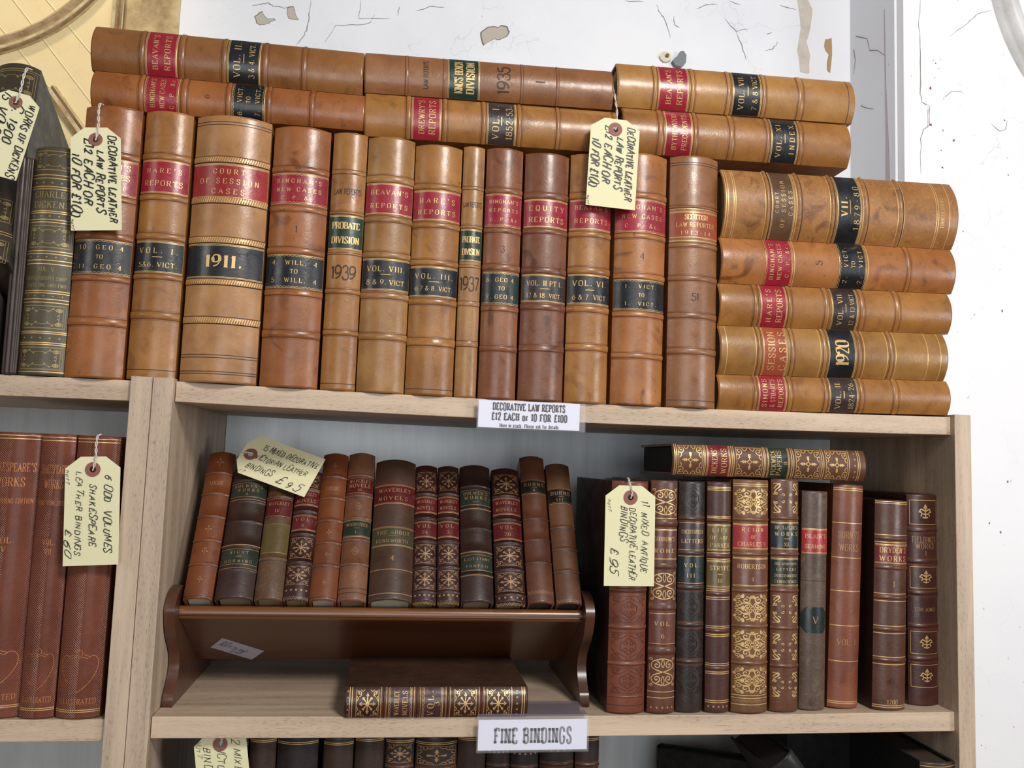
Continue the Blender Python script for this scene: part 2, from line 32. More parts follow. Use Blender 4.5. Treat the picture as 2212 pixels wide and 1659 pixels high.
{"n":"antique_book","l":"Maroon gilt volume with VOL. 8 label, between the olive-patched and orange ones","g":"small leather volumes in the wooden book trough","O":[0.1143,0.0251,-0.1958],"r":["XY",-32.0,0.0],"w":0.0236,"h":0.1395,"s":0.0048,"d":0.105,"f":[["L",0.0984,0.1164,"maroon","g",[["WAVERLEY",0.7,0.2],["NOVELS",0.3,0.22]]],["L",0.0709,0.0881,"maroon","g",[["VOL.",0.7,0.24],["8.",0.3,0.2]]],["P",0.1196,0.1343,"star","gilt"],["P",0.0415,0.0639,"star","gilt"],["P",0.0147,0.0339,"star","gilt"],["P",0.0078,0.0115,"dotrow","gilt"],["P",-0.0012,0.0042,"zig","gilt"],["b",0.118],["b",0.0927],["b",0.0679],["b",0.0381]],"lc":"maroon"},
{"n":"antique_book","l":"Orange calf volume just right of the hanging card in the trough","g":"small leather volumes in the wooden book trough","O":[0.1391,0.0248,-0.1956],"r":["XY",-32.0,0.0],"w":0.0253,"h":0.1613,"s":0.0051,"d":0.105,"f":[["b",0.1328],["b",0.108],["b",0.083],["b",0.0589],["b",0.0351],["P",0.1405,0.15,"dots3","gilt"],["T",0.1187,0.0043,"LOGUE","gilt","serif",0.5],["P",0.0643,0.0743,"dots3","gilt"],["P",0.0418,0.0496,"dots3","gilt"],["P",0.0136,0.021,"dots3","gilt"],["d",0.0026]],"lc":"torange2","pg":"white"},
{"n":"antique_book","l":"Pinkish tan volume with dark green WOODSTOCK label in the trough","g":"small leather volumes in the wooden book trough","O":[0.1658,0.0246,-0.1955],"r":["XY",-32.0,0.0],"w":0.0266,"h":0.1627,"s":0.0053,"d":0.105,"f":[["L",0.1135,0.1325,"maroon","n",[["WAVERLEY",0.76,0.22],["NOVELS",0.48,0.22],["VI",0.2,0.16]]],["L",0.0649,0.0841,"dgreen","g",[["WOODSTOCK",0.7,0.19],["-",0.5,0.3],["I.",0.26,0.18]]],["b",0.1353],["b",0.1114],["b",0.0862],["b",0.0624],["b",0.037],["P",0.0929,0.105,"loz","gilt"],["P",0.0433,0.056,"loz","gilt"],["P",0.0185,0.0308,"loz","gilt"],["d",0.0074],["d",0.012]],"lc":"ttan"},
{"n":"antique_book","l":"Thickest brown volume in the trough, lettered WAVERLEY NOVELS on maroon","g":"small leather volumes in the wooden book trough","O":[0.2015,0.0221,-0.194],"r":["XY",-32.0,0.0],"w":0.0409,"h":0.1545,"s":0.0082,"d":0.105,"f":[["L",0.1014,0.1239,"maroon","g",[["WAVERLEY",0.7,0.2],["NOVELS.",0.28,0.2]]],["L",0.0549,0.076,"dolive","g",[["THE ABBOT",0.68,0.2],["-",0.5,0.2],["KENILWORTH.",0.26,0.18]]],["g",0.0306],["g",0.0063],["T",0.0421,0.0049,"4","gilt"]],"lc":"tbrown","pg":"white"},
{"n":"antique_book","l":"Maroon gilt volume beside the thickest brown one in the trough, left of a gilt twin","g":"small leather volumes in the wooden book trough","O":[0.2335,0.0253,-0.1959],"r":["XY",-32.0,0.0],"w":0.0224,"h":0.1507,"s":0.0045,"d":0.105,"f":[["L",0.0939,0.1125,"maroon","g",[["WAVERLEY",0.7,0.2],["NOVELS.",0.3,0.2]]],["L",0.0665,0.0845,"maroon","g",[["VOL.",0.7,0.22],["24.",0.3,0.2]]],["P",0.1196,0.1423,"star","gilt"],["P",0.0387,0.0595,"star","gilt"],["P",0.012,0.032,"star","gilt"],["P",0.0042,0.0083,"dotrow","gilt"],["P",-0.0037,0.0009,"zig","gilt"],["b",0.1163],["b",0.0886],["b",0.063],["b",0.0353],["b",0.0102]],"lc":"maroon"},
{"n":"antique_book","l":"Maroon gilt volume left of the plain very dark one in the trough","g":"small leather volumes in the wooden book trough","O":[0.2564,0.0254,-0.196],"r":["XY",-32.0,0.0],"w":0.0216,"h":0.151,"s":0.0043,"d":0.105,"f":[["L",0.0947,0.1134,"maroon","g",[["WAVERLEY",0.7,0.2],["NOVELS.",0.3,0.2]]],["L",0.0672,0.0852,"maroon","g",[["VOL.",0.7,0.22],["3.",0.3,0.2]]],["P",0.1205,0.1434,"star","gilt"],["P",0.0393,0.0601,"star","gilt"],["P",0.0125,0.0325,"star","gilt"],["P",0.0046,0.0087,"dotrow","gilt"],["P",-0.0033,0.0013,"zig","gilt"],["b",0.1172],["b",0.0894],["b",0.0636],["b",0.0359],["b",0.0106]],"lc":"maroon"},
{"n":"antique_book","l":"Plain very dark brown volume between gilt maroon ones in the trough","g":"small leather volumes in the wooden book trough","O":[0.2843,0.0238,-0.195],"r":["XY",-32.0,0.0],"w":0.0315,"h":0.1522,"s":0.0063,"d":0.105,"f":[["L",0.103,0.122,"dgreen","n",[["BULWER'S",0.76,0.2],["WORKS",0.48,0.2],["-",0.25,0.2]]],["L",0.0311,0.0488,"dgreen","n",[["EAST LYNNE",0.7,0.16],["POMPEII",0.28,0.16]]],["g",0.1248],["g",0.0992],["g",0.0756],["g",0.0513],["g",0.0268],["b",0.1264],["b",0.1003],["b",0.0772],["b",0.0523],["b",0.0278]],"lc":"ddark"},
{"n":"antique_book","l":"Wider maroon gilt volume with VOL. 20 label in the trough, beside the two russet ones","g":"small leather volumes in the wooden book trough","O":[0.3166,0.0241,-0.1952],"r":["XY",-32.0,0.0],"w":0.0292,"h":0.1497,"s":0.0058,"d":0.105,"f":[["L",0.0935,0.1135,"maroon","g",[["WAVERLEY",0.7,0.19],["NOVELS.",0.3,0.19]]],["L",0.0654,0.0851,"maroon","g",[["VOL.",0.7,0.2],["20.",0.3,0.2]]],["P",0.1184,0.1414,"star","gilt"],["P",0.0373,0.0588,"star","gilt"],["P",0.0104,0.0305,"star","gilt"],["P",0.0029,0.0061,"dotrow","gilt"],["P",-0.0045,0.0001,"zig","gilt"],["b",0.1162],["b",0.0888],["b",0.0623],["b",0.0339],["b",0.008]],"lc":"maroon"},
{"n":"antique_book","l":"Russet volume lettered BURNS II. near the right end of the trough, taller of the pair","g":"small leather volumes in the wooden book trough","O":[0.3464,0.0247,-0.1956],"r":["XY",-32.0,0.0],"w":0.0261,"h":0.1667,"s":0.0052,"d":0.105,"f":[["L",0.1193,0.1366,"dblack","z",[["BURNS",0.66,0.24],["-",0.45,0.3],["II.",0.25,0.18]]],["b",0.0907],["b",0.0669],["b",0.0422],["P",0.0078,0.0139,"zig","gilt"]],"lc":"trusset","pg":"dark"},
{"n":"antique_book","l":"Tan volume lettered BURNS III., right end of the trough","g":"small leather volumes in the wooden book trough","O":[0.3741,0.0248,-0.1957],"r":["XY",-32.0,0.0],"w":0.0253,"h":0.1584,"s":0.0051,"d":0.105,"f":[["L",0.1087,0.1276,"dblack","z",[["BURNS",0.66,0.24],["-",0.45,0.3],["III.",0.25,0.18]]],["b",0.0818],["b",0.0574],["b",0.0334],["P",-0.0002,0.0049,"zig","gilt"]],"lc":"ttan2","pg":"dark"},
{"n":"antique_book","l":"Reddish leather volume with blind tooling, behind the card reading 11 MIXED ANTIQUE","g":"antique leather volumes standing at the right of the middle shelf","O":[0.428,0.0071,-0.2948],"r":["Y",0.0],"w":0.0364,"h":0.2185,"s":0.0069,"d":0.165,"f":[["B",0.1826,0.1861],["B",0.1474,0.1509],["B",0.1125,0.1164],["B",0.0779,0.0814],["B",0.044,0.0474],["P",0.1892,0.2083,"damask","blind"],["P",0.1536,0.1799,"damask","blind"],["P",0.1195,0.1448,"damask","blind"],["P",0.0839,0.1095,"damask","blind"],["P",0.0491,0.0753,"damask","blind"],["P",0.0184,0.0423,"damask","blind"],["D",0.0146,0.0163],["d",0.0074]],"lc":"mruss","cc":"vdark"},
{"n":"antique_book","l":"Brown and gilt volume lettered GIBBON'S ROME, beside the hanging card","g":"antique leather volumes standing at the right of the middle shelf","O":[0.462,0.0069,-0.2948],"r":["Y",0.0],"w":0.0267,"h":0.2201,"s":0.0051,"d":0.155,"f":[["L",0.1437,0.1733,"mbrown","g",[["GIBBON'S",0.68,0.14],["ROME",0.3,0.14]]],["L",0.0639,0.0938,"mbrown","n",[["VOL.",0.66,0.14],["6.",0.28,0.14]]],["P",0.1861,0.2124,"ogee","gold"],["P",0.1056,0.1323,"ogee","gold"],["P",0.0252,0.0518,"ogee","gold"],["B",0.1755,0.1822],["B",0.1349,0.1406],["B",0.0964,0.103],["B",0.0544,0.0613],["g",0.1835],["g",0.0201],["g",0.0145],["P",0.0017,0.0094,"dotrow","gilt"]],"lc":"mgib"},
{"n":"antique_book","l":"Very dark embossed volume with green-black VOL. III. label, right of the one lettered GIBBON'S","g":"antique leather volumes standing at the right of the middle shelf","O":[0.4911,0.0099,-0.2948],"r":["Y",0.0],"w":0.0269,"h":0.22,"s":0.0051,"d":0.155,"f":[["L",0.1528,0.1805,"mdark","n",[["CHESTERFIELD",0.66,0.14],["LETTERS",0.34,0.14]]],["L",0.1209,0.1484,"teal","n",[["VOL.",0.66,0.14],["III.",0.3,0.14]]],["B",0.1822,0.1849],["B",0.1488,0.1519],["B",0.1152,0.1191],["B",0.08,0.084],["B",0.0456,0.0487],["P",0.1885,0.2173,"damask","blindd"],["P",0.0866,0.1125,"damask","blindd"],["P",0.0513,0.0774,"damask","blindd"],["P",0.0179,0.043,"damask","blindd"]],"lc":"mdark"},
{"n":"antique_book","l":"Narrow maroon volume with two olive labels, LIFE OF ABP. PARKER and STRYPE III","g":"antique leather volumes standing at the right of the middle shelf","O":[0.5185,0.0084,-0.2948],"r":["Y",0.0],"w":0.0242,"h":0.2205,"s":0.0046,"d":0.155,"f":[["L",0.1531,0.179,"olivel","g",[["LIFE",0.78,0.15],["OF ABP.",0.5,0.13],["PARKER",0.22,0.16]]],["L",0.118,0.1442,"olivel","g",[["STRYPE",0.72,0.17],["-",0.5,0.3],["III",0.25,0.14]]],["B",0.1808,0.1844],["B",0.1464,0.15],["B",0.1105,0.1131],["B",0.0753,0.0779],["B",0.0399,0.0426],["g",0.2151],["g",0.2137],["g",0.2123],["g",0.1867],["g",0.1853],["g",0.1513],["g",0.1455],["g",0.1167],["g",0.1149],["g",0.1087],["g",0.1069],["g",0.0814],["g",0.0797],["g",0.0735],["g",0.0718],["g",0.046],["g",0.0443],["g",0.0382],["g",0.0365],["g",0.0114],["g",0.0096],["P",0.004,0.0075,"dotrow","gilt"]],"lc":"mmar"},
{"n":"antique_book","l":"Wide richly gilt volume lettered REIGN OF CHARLES V on red","g":"antique leather volumes standing at the right of the middle shelf","O":[0.5507,0.0051,-0.2948],"r":["Y",0.0],"w":0.0365,"h":0.2236,"s":0.0069,"d":0.155,"f":[["L",0.1554,0.1805,"redl","g",[["REIGN",0.78,0.16],["OF",0.5,0.12],["CHARLES V",0.22,0.17]]],["L",0.1198,0.1478,"mbrown2","g",[["ROBERTSON",0.7,0.16],["I",0.26,0.14]]],["P",0.1895,0.2148,"scroll","gold"],["P",0.0863,0.1123,"scroll","gold"],["P",0.0517,0.0779,"scroll","gold"],["P",0.0187,0.043,"scroll","gold"],["B",0.1832,0.1863],["B",0.1496,0.1527],["B",0.1141,0.1172],["B",0.0806,0.0836],["B",0.0456,0.0486],["g",0.2193],["g",0.2175],["g",0.0169],["g",0.0143],["P",0.01,0.0135,"zig","gilt"],["g",0.0083]],"lc":"mgilt"},
{"n":"antique_book","l":"Brown gilt volume with two dark green labels, upper one BP. TAYLOR'S WORKS","g":"antique leather volumes standing at the right of the middle shelf","O":[0.5874,0.0085,-0.2948],"r":["Y",0.0],"w":0.0289,"h":0.2255,"s":0.0055,"d":0.155,"f":[["L",0.1558,0.183,"teal","g",[["BP. TAYLOR'S",0.8,0.13],["WORKS",0.57,0.14],["-",0.4,0.2],["XI.",0.2,0.14]]],["L",0.1203,0.1477,"teal","g",[["DISC. UPON POPERY",0.8,0.09],["LETTERS",0.6,0.09],["DISCOURSES",0.38,0.1],["CONSCIENCE",0.17,0.1]]],["P",0.1907,0.2222,"corner","gold"],["P",0.0842,0.1123,"corner","gold"],["P",0.0484,0.0753,"corner","gold"],["P",0.0137,0.0383,"corner","gold"],["B",0.1853,0.188],["B",0.15,0.1531],["B",0.1145,0.1176],["B",0.0784,0.0815],["B",0.0422,0.0453]],"lc":"mtay"},
{"n":"antique_book","l":"Mottled grey brown volume with red label lettered BLAIR'S SERMONS","g":"antique leather volumes standing at the right of the middle shelf","O":[0.6188,0.0138,-0.2946],"r":["Y",0.86],"w":0.0272,"h":0.2141,"s":0.0052,"d":0.155,"f":[["L",0.1516,0.1768,"redl","g",[["BLAIR'S",0.7,0.17],["SERMONS",0.3,0.16]]],["O",0.0743,0.0994,"teal","V"],["d",0.1252]],"lc":"mblair"},
{"n":"antique_book","l":"Smooth reddish tan volume lettered BURNS'S WORKS","g":"antique leather volumes standing at the right of the middle shelf","O":[0.6538,0.0179,-0.2943],"r":["Y",1.92],"w":0.0323,"h":0.2216,"s":0.0061,"d":0.155,"f":[["T",0.1706,0.0065,"BURNS'S","gilt","serif",0.7],["T",0.158,0.0065,"WORKS","gilt","serif",0.62],["T",0.0647,0.0054,"VOL. I","gilt","serif",0.6],["g",0.2176],["g",0.2157],["g",0.1826],["g",0.1479],["g",0.1148],["g",0.0806],["g",0.0458],["g",0.0067],["g",0.005]],"lc":"mburns"},
{"n":"antique_book","l":"Brown volume with maroon label lettered DRYDEN'S WORKS and 1700 at its foot","g":"antique leather volumes standing at the right of the middle shelf","O":[0.6996,0.0103,-0.2944],"r":["Y",1.26],"w":0.0353,"h":0.2073,"s":0.0067,"d":0.17,"f":[["L",0.1433,0.1631,"maroonl","g",[["DRYDEN'S",0.7,0.28],["WORKS",0.28,0.27]]],["T",0.1235,0.0055,"I","gilt","serif",0.05],["T",0.0084,0.004,"1700","gold","serif",0.3],["B",0.1668,0.1705],["B",0.1377,0.1414],["B",0.1085,0.1121],["B",0.0767,0.0803],["B",0.0465,0.05],["g",0.2057],["g",0.2039],["g",0.1723],["g",0.1649],["g",0.1139],["g",0.1066],["g",0.0821],["g",0.0749],["g",0.0518],["g",0.0447],["g",0.0049],["g",0.0031]],"lc":"mdry","cc":"vdark"},
{"n":"antique_book","l":"Maroon volume with gold fleurons lettered FIELDING'S WORKS, nearest the right side panel","g":"antique leather volumes standing at the right of the middle shelf","O":[0.7477,0.0256,-0.2948],"r":["Y",0.0],"w":0.0335,"h":0.2144,"s":0.0064,"d":0.155,"f":[["T",0.1677,0.0057,"FIELDING'S","gilt","serif",0.8],["T",0.1611,0.0052,"WORKS","gilt","serif",0.6],["T",0.1539,0.0043,"I","gilt","serif",0.05],["T",0.0968,0.0033,"TOM JONES","gilt","serif",0.7],["B",0.1753,0.1795],["B",0.1431,0.1474],["B",0.1108,0.115],["B",0.0777,0.0819],["B",0.0448,0.049],["P",0.1828,0.2086,"fleur","gold"],["P",0.1178,0.1403,"fleur","gold"],["P",0.0518,0.0749,"fleur","gold"],["P",0.0186,0.0416,"fleur","gold"]],"lc":"mfield"},
{"n":"antique_book","l":"Brown gilt volume lettered DICKENS' WORKS lying across the standing books of the middle shelf","O":[0.6719,0.0072,-0.0537],"r":["Y",-90.0],"w":0.0305,"h":0.2034,"s":0.0058,"d":0.11,"f":[["L",0.1444,0.1687,"maroonl","g",[["DICKENS'",0.68,0.24],["WORKS",0.28,0.24]]],["L",0.0826,0.1059,"dgreen","g",[["PICKWICK",0.74,0.22],["PAPERS",0.48,0.22],["II",0.2,0.16]]],["P",0.173,0.198,"cross","gold"],["P",0.1108,0.1387,"cross","gold"],["P",0.0497,0.0762,"cross","gold"],["P",0.0204,0.0442,"cross","gold"],["g",0.2013],["g",0.1994],["g",0.1716],["g",0.1702],["g",0.1425],["g",0.1406],["g",0.1093],["g",0.1079],["g",0.0801],["g",0.0782],["g",0.0482],["g",0.0462],["g",0.0189],["g",0.0094],["g",0.0074],["P",0.0109,0.0149,"dotrow","gilt"]],"lc":"mdick","pg":"black"},
{"n":"antique_book","l":"Dark maroon volume with gilt panels lying flat on the shelf beneath the trough","O":[0.3316,-0.0011,-0.2824],"r":["Y",-90.0],"w":0.0268,"h":0.1667,"s":0.0051,"d":0.155,"f":[["L",0.1063,0.1274,"meve","z",[["WAVERLEY",0.66,0.22],["NOVELS",0.3,0.22]]],["L",0.0783,0.0971,"meve","z",[["VOL.",0.6,0.3],["3",0.3,0.25]]],["P",0.1356,0.1565,"star","gold"],["P",0.0475,0.0682,"star","gold"],["P",0.0168,0.0386,"star","gold"],["g",0.1618],["g",0.1597],["g",0.134],["g",0.129],["g",0.1042],["g",0.0988],["g",0.0758],["g",0.0716],["g",0.0454],["g",0.0407],["g",0.0151],["g",0.0056],["g",0.0035],["P",0.0073,0.0133,"dotrow","gilt"],["P",0.1622,0.1646,"dotrow","gilt"],["B",0.1302,0.1323],["B",0.1004,0.1025],["B",0.0728,0.0745],["B",0.042,0.0441]],"lc":"meve2","cc":"evec","pg":"dark"},
{"n":"antique_book","l":"Dark volume hidden behind the bottom price tag, left end of the bottom row","g":"antique volumes in the bottom row, only their tops showing","O":[0.0688,0.0279,-0.5133],"r":["Y",0.0],"w":0.0216,"h":0.194,"s":0.0041,"d":0.12,"f":[["g",0.188],["g",0.1865]],"lc":"b2"},
{"n":"antique_book","l":"Brown volume nearest the hanging card in the bottom row","g":"antique volumes in the bottom row, only their tops showing","O":[0.0929,0.0276,-0.5133],"r":["Y",0.0],"w":0.0234,"h":0.197,"s":0.0044,"d":0.12,"f":[["g",0.191],["g",0.1895]],"lc":"b1"},
{"n":"antique_book","l":"Wide dark volume in the bottom row, second right of the hanging card","g":"antique volumes in the bottom row, only their tops showing","O":[0.1241,0.0251,-0.5133],"r":["Y",0.0],"w":0.0365,"h":0.1955,"s":0.0069,"d":0.12,"f":[["g",0.1895],["g",0.188]],"lc":"b2"},
{"n":"antique_book","l":"Brown volume in the bottom row, left of its plain twin","g":"antique volumes in the bottom row, only their tops showing","O":[0.1609,0.0269,-0.5133],"r":["Y",0.0],"w":0.0269,"h":0.194,"s":0.0051,"d":0.12,"f":[["g",0.188],["g",0.1865]],"lc":"b1"},
{"n":"antique_book","l":"Brown volume in the bottom row, left of a dark gilt one","g":"antique volumes in the bottom row, only their tops showing","O":[0.189,0.0271,-0.5133],"r":["Y",0.0],"w":0.0259,"h":0.197,"s":0.0049,"d":0.12,"f":[["g",0.191],["g",0.1895]],"lc":"b1"},
{"n":"antique_book","l":"Dark volume with a small gilt flower at its top, bottom row","g":"antique volumes in the bottom row, only their tops showing","O":[0.2172,0.027,-0.5133],"r":["Y",0.0],"w":0.0262,"h":0.1955,"s":0.005,"d":0.12,"f":[["g",0.1895],["g",0.188],["P",0.1695,0.1865,"star","gilt"],["B",0.1635,0.1665]],"lc":"b3"},
{"n":"antique_book","l":"Widest volume of the bottom row, with a gilt lozenge at its top","g":"antique volumes in the bottom row, only their tops showing","O":[0.2513,0.0247,-0.5133],"r":["Y",0.0],"w":0.0386,"h":0.194,"s":0.0073,"d":0.12,"f":[["g",0.188],["g",0.1865],["P",0.168,0.185,"cross","gilt"],["B",0.162,0.165]],"lc":"b3"},
{"n":"antique_book","l":"Reddish brown volume of the bottom row, left of the FINE BINDINGS sign","g":"antique volumes in the bottom row, only their tops showing","O":[0.2846,0.027,-0.5133],"r":["Y",0.0],"w":0.0263,"h":0.197,"s":0.005,"d":0.12,"f":[["g",0.191],["g",0.1895]],"lc":"b4"},
{"n":"antique_book","l":"Dark gilt volume under the left part of the FINE BINDINGS sign","g":"antique volumes in the bottom row, only their tops showing","O":[0.31,0.0279,-0.5133],"r":["Y",0.0],"w":0.0217,"h":0.1955,"s":0.0041,"d":0.12,"f":[["g",0.1895],["g",0.188],["P",0.1695,0.1865,"dotrow","gilt"],["B",0.1635,0.1665]],"lc":"b3"},
{"n":"antique_book","l":"Dark volume under the middle of the FINE BINDINGS sign","g":"antique volumes in the bottom row, only their tops showing","O":[0.3353,0.027,-0.5133],"r":["Y",0.0],"w":0.0263,"h":0.194,"s":0.005,"d":0.12,"f":[["g",0.188],["g",0.1865],["P",0.168,0.185,"dotrow","gilt"],["B",0.162,0.165]],"lc":"b2"},
{"n":"antique_book","l":"Wide dark volume under the right half of the FINE BINDINGS sign","g":"antique volumes in the bottom row, only their tops showing","O":[0.3665,0.0258,-0.5133],"r":["Y",0.0],"w":0.0325,"h":0.197,"s":0.0062,"d":0.12,"f":[["g",0.191],["g",0.1895],["P",0.171,0.188,"dotrow","gilt"],["B",0.165,0.168]],"lc":"b3"},
{"n":"antique_book","l":"Dark maroon volume at the right end of the bottom row","g":"antique volumes in the bottom row, only their tops showing","O":[0.3962,0.0276,-0.5133],"r":["Y",0.0],"w":0.0232,"h":0.1955,"s":0.0044,"d":0.12,"f":[["g",0.1895],["g",0.188],["B",0.1635,0.1665]],"lc":"b5"},
{"n":"shakespeare_volume","l":"Textured brown Shakespeare volume at the left edge of the photo, partly cut off","g":"textured reddish brown volumes on the left bookcase","O":[-0.1328,0.0056,-0.2959],"r":["Y",0.0],"w":0.044,"h":0.2445,"s":0.0084,"d":0.17,"f":[["g",0.2419],["g",0.239],["T",0.214,0.0072,"SHAKESPEARE'S","gilt2","serif",0.9],["T",0.2011,0.0072,"WORKS","gilt2","serif",0.55],["T",0.1847,0.004,"HENRY IRVING EDITION","gilt2","serif",0.9],["T",0.1508,0.0048,"VOL.","gilt2","serif",0.35],["T",0.1429,0.0048,"V","gilt2","serif",0.18],["P",0.0246,0.0633,"heart","gilt2"],["T",0.0181,0.0046,"ILLUSTRATED","gilt2","serif",0.85],["g",0.0108],["g",0.0093]],"lc":"shake"},
{"n":"shakespeare_volume","l":"Textured brown Shakespeare volume standing between its two wider companions","g":"textured reddish brown volumes on the left bookcase","O":[-0.0962,0.0047,-0.2959],"r":["Y",0.0],"w":0.0281,"h":0.2443,"s":0.0053,"d":0.17,"f":[["g",0.2413],["g",0.2384],["T",0.2132,0.0073,"SHAKESPEARE'S","gilt2","serif",0.9],["T",0.2002,0.0073,"WORKS","gilt2","serif",0.55],["T",0.1837,0.004,"HENRY IRVING EDITION","gilt2","serif",0.9],["T",0.1497,0.0048,"VOL.","gilt2","serif",0.35],["T",0.1417,0.0048,"VII","gilt2","serif",0.18],["P",0.0229,0.0617,"heart","gilt2"],["T",0.0163,0.0047,"ILLUSTRATED","gilt2","serif",0.85],["g",0.009],["g",0.0075]],"lc":"shake"},
{"n":"shakespeare_volume","l":"Textured brown Shakespeare volume behind the card reading 6 ODD VOLUMES","g":"textured reddish brown volumes on the left bookcase","O":[-0.0625,0.0032,-0.2959],"r":["Y",0.0],"w":0.036,"h":0.2439,"s":0.0068,"d":0.17,"f":[["g",0.241],["g",0.2382],["T",0.2128,0.0073,"SHAKESPEARE'S","gilt2","serif",0.9],["T",0.1998,0.0073,"WORKS","gilt2","serif",0.55],["T",0.1832,0.004,"HENRY IRVING EDITION","gilt2","serif",0.9],["T",0.149,0.0048,"VOL.","gilt2","serif",0.35],["T",0.141,0.0048,"VIII","gilt2","serif",0.18],["P",0.0217,0.0607,"heart","gilt2"],["T",0.0151,0.0046,"ILLUSTRATED","gilt2","serif",0.85],["g",0.0078],["g",0.0062]],"lc":"shake"},
{"n":"dickens_volume","l":"Dark olive gilt volume lettered CHARLES DICKENS VOL. V, left of the law reports","O":[-0.1161,0.0016,-0.0007],"r":["Y",-0.5],"w":0.0381,"h":0.2084,"s":0.0072,"d":0.15,"f":[["P",0.1858,0.2043,"frame","gilt3"],["g",0.1816],["g",0.1786],["P",0.173,0.1756,"dotrow","gilt3"],["g",0.1709],["g",0.1687],["T",0.1636,0.0056,"CHARLES","gilt3","serif",0.8],["T",0.1542,0.0056,"DICKENS","gilt3","serif",0.8],["g",0.1483],["g",0.1466],["P",0.1423,0.1449,"dotrow","gilt3"],["g",0.1406],["g",0.1381],["P",0.1144,0.1355,"frame","gilt3"],["g",0.1118],["g",0.1093],["P",0.1051,0.1076,"dotrow","gilt3"],["g",0.1034],["g",0.1001],["T",0.0954,0.0038,"VOL. V","gilt3","serif",0.35],["T",0.087,0.0029,"OLD CURIOSITY SHOP","gilt3","serif",0.9],["T",0.0807,0.0029,"PARTS ONE AND TWO","gilt3","serif",0.9],["g",0.0757],["g",0.0737],["P",0.0699,0.072,"dotrow","gilt3"],["g",0.0682],["g",0.0653],["P",0.0416,0.0628,"frame","gilt3"],["g",0.0391],["g",0.0375],["P",0.0321,0.0346,"dotrow","gilt3"],["g",0.0292],["g",0.0275],["P",0.0049,0.0255,"frame","gilt3"],["g",0.0032]],"lc":"dick"},
{"n":"ribbed_book","l":"Slim dark brown volume with a ribbed leather spine, left of the olive Dickens volume","O":[-0.1412,0.0039,-0.0009],"r":["Y",-0.4],"w":0.0107,"h":0.1975,"s":0.002,"d":0.15,"f":[],"lc":"ribbed"},
{"n":"dickens_volume","l":"Tall dark gilt volume reclining in the top left corner behind a price tag","O":[-0.1666,-0.018,0.098],"r":["XY",-30,-9.43],"w":0.0459,"h":0.2759,"s":0.0092,"d":0.14,"f":[["P",0.2215,0.2634,"frame","gilt3"],["g",0.2658],["g",0.2156],["g",0.2105],["g",0.2061],["P",0.0646,0.0695,"dotrow","gilt3"],["P",0.0439,0.0737,"frame","gilt3"],["g",0.0324],["g",0.0295],["P",-0.0039,0.0227,"frame","gilt3"]],"lc":"dick2","cc":"dgreen2","pg":"dark"},
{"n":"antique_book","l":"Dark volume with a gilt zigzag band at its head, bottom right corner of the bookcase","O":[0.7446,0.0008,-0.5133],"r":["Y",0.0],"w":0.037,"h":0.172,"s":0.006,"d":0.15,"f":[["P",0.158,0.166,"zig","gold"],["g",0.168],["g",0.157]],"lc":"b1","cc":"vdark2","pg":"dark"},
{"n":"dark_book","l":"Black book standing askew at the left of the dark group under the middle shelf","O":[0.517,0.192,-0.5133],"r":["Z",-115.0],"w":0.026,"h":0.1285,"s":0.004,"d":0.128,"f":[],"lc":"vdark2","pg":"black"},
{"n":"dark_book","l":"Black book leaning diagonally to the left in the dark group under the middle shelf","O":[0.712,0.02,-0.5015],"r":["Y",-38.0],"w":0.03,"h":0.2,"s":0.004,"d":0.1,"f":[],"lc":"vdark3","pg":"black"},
{"n":"dark_book","l":"Black book standing at the back of the dark group under the middle shelf","O":[0.692,0.132,-0.5133],"r":["Y",0.0],"w":0.08,"h":0.188,"s":0.006,"d":0.1,"f":[],"lc":"vdark2","pg":"black"}]}""")  # last black book is added to darken the back of the bottom bay

PI=math.pi
def s2l(c): return tuple((x/255/12.92 if x/255<=.04045 else ((x/255+.055)/1.055)**2.4) for x in c)
# ------------------------------------------------------------------ materials
MC={}
def base(name):
    m=bpy.data.materials.new(name); m.use_nodes=True; nt=m.node_tree; b=nt.nodes['Principled BSDF']; return m,nt,b
def N(nt,t,**kw):
    n=nt.nodes.new(t)
    for k,v in kw.items():
        if k in n.inputs: n.inputs[k].default_value=v
        else: setattr(n,k,v)
    return n
def plain(name,col,rough=.6,metal=0,spec=.5,trans=0,alpha=1):
    if name in MC: return MC[name]
    m,nt,b=base(name); b.inputs['Base Color'].default_value=(*s2l(col),1); b.inputs['Roughness'].default_value=rough
    b.inputs['Metallic'].default_value=metal; b.inputs['Specular IOR Level'].default_value=spec
    if trans: b.inputs['Transmission Weight'].default_value=trans
    if alpha<1: b.inputs['Alpha'].default_value=alpha
    MC[name]=m; return m
def mixc(nt,fac,a,b):
    n=nt.nodes.new('ShaderNodeMix'); n.data_type='RGBA'
    for i,v in ((0,fac),(6,a),(7,b)):
        if isinstance(v,bpy.types.NodeSocket): nt.links.new(v,n.inputs[i])
        else: n.inputs[i].default_value=v if i==0 else (*v,1)
    return n.outputs[2]
def ramp(nt,src,p0,p1,c0=(0,0,0,1),c1=(1,1,1,1)):
    r=nt.nodes.new('ShaderNodeValToRGB'); r.color_ramp.elements[0].position=p0; r.color_ramp.elements[1].position=p1
    r.color_ramp.elements[0].color=c0; r.color_ramp.elements[1].color=c1; nt.links.new(src,r.inputs[0]); return r.outputs[0]
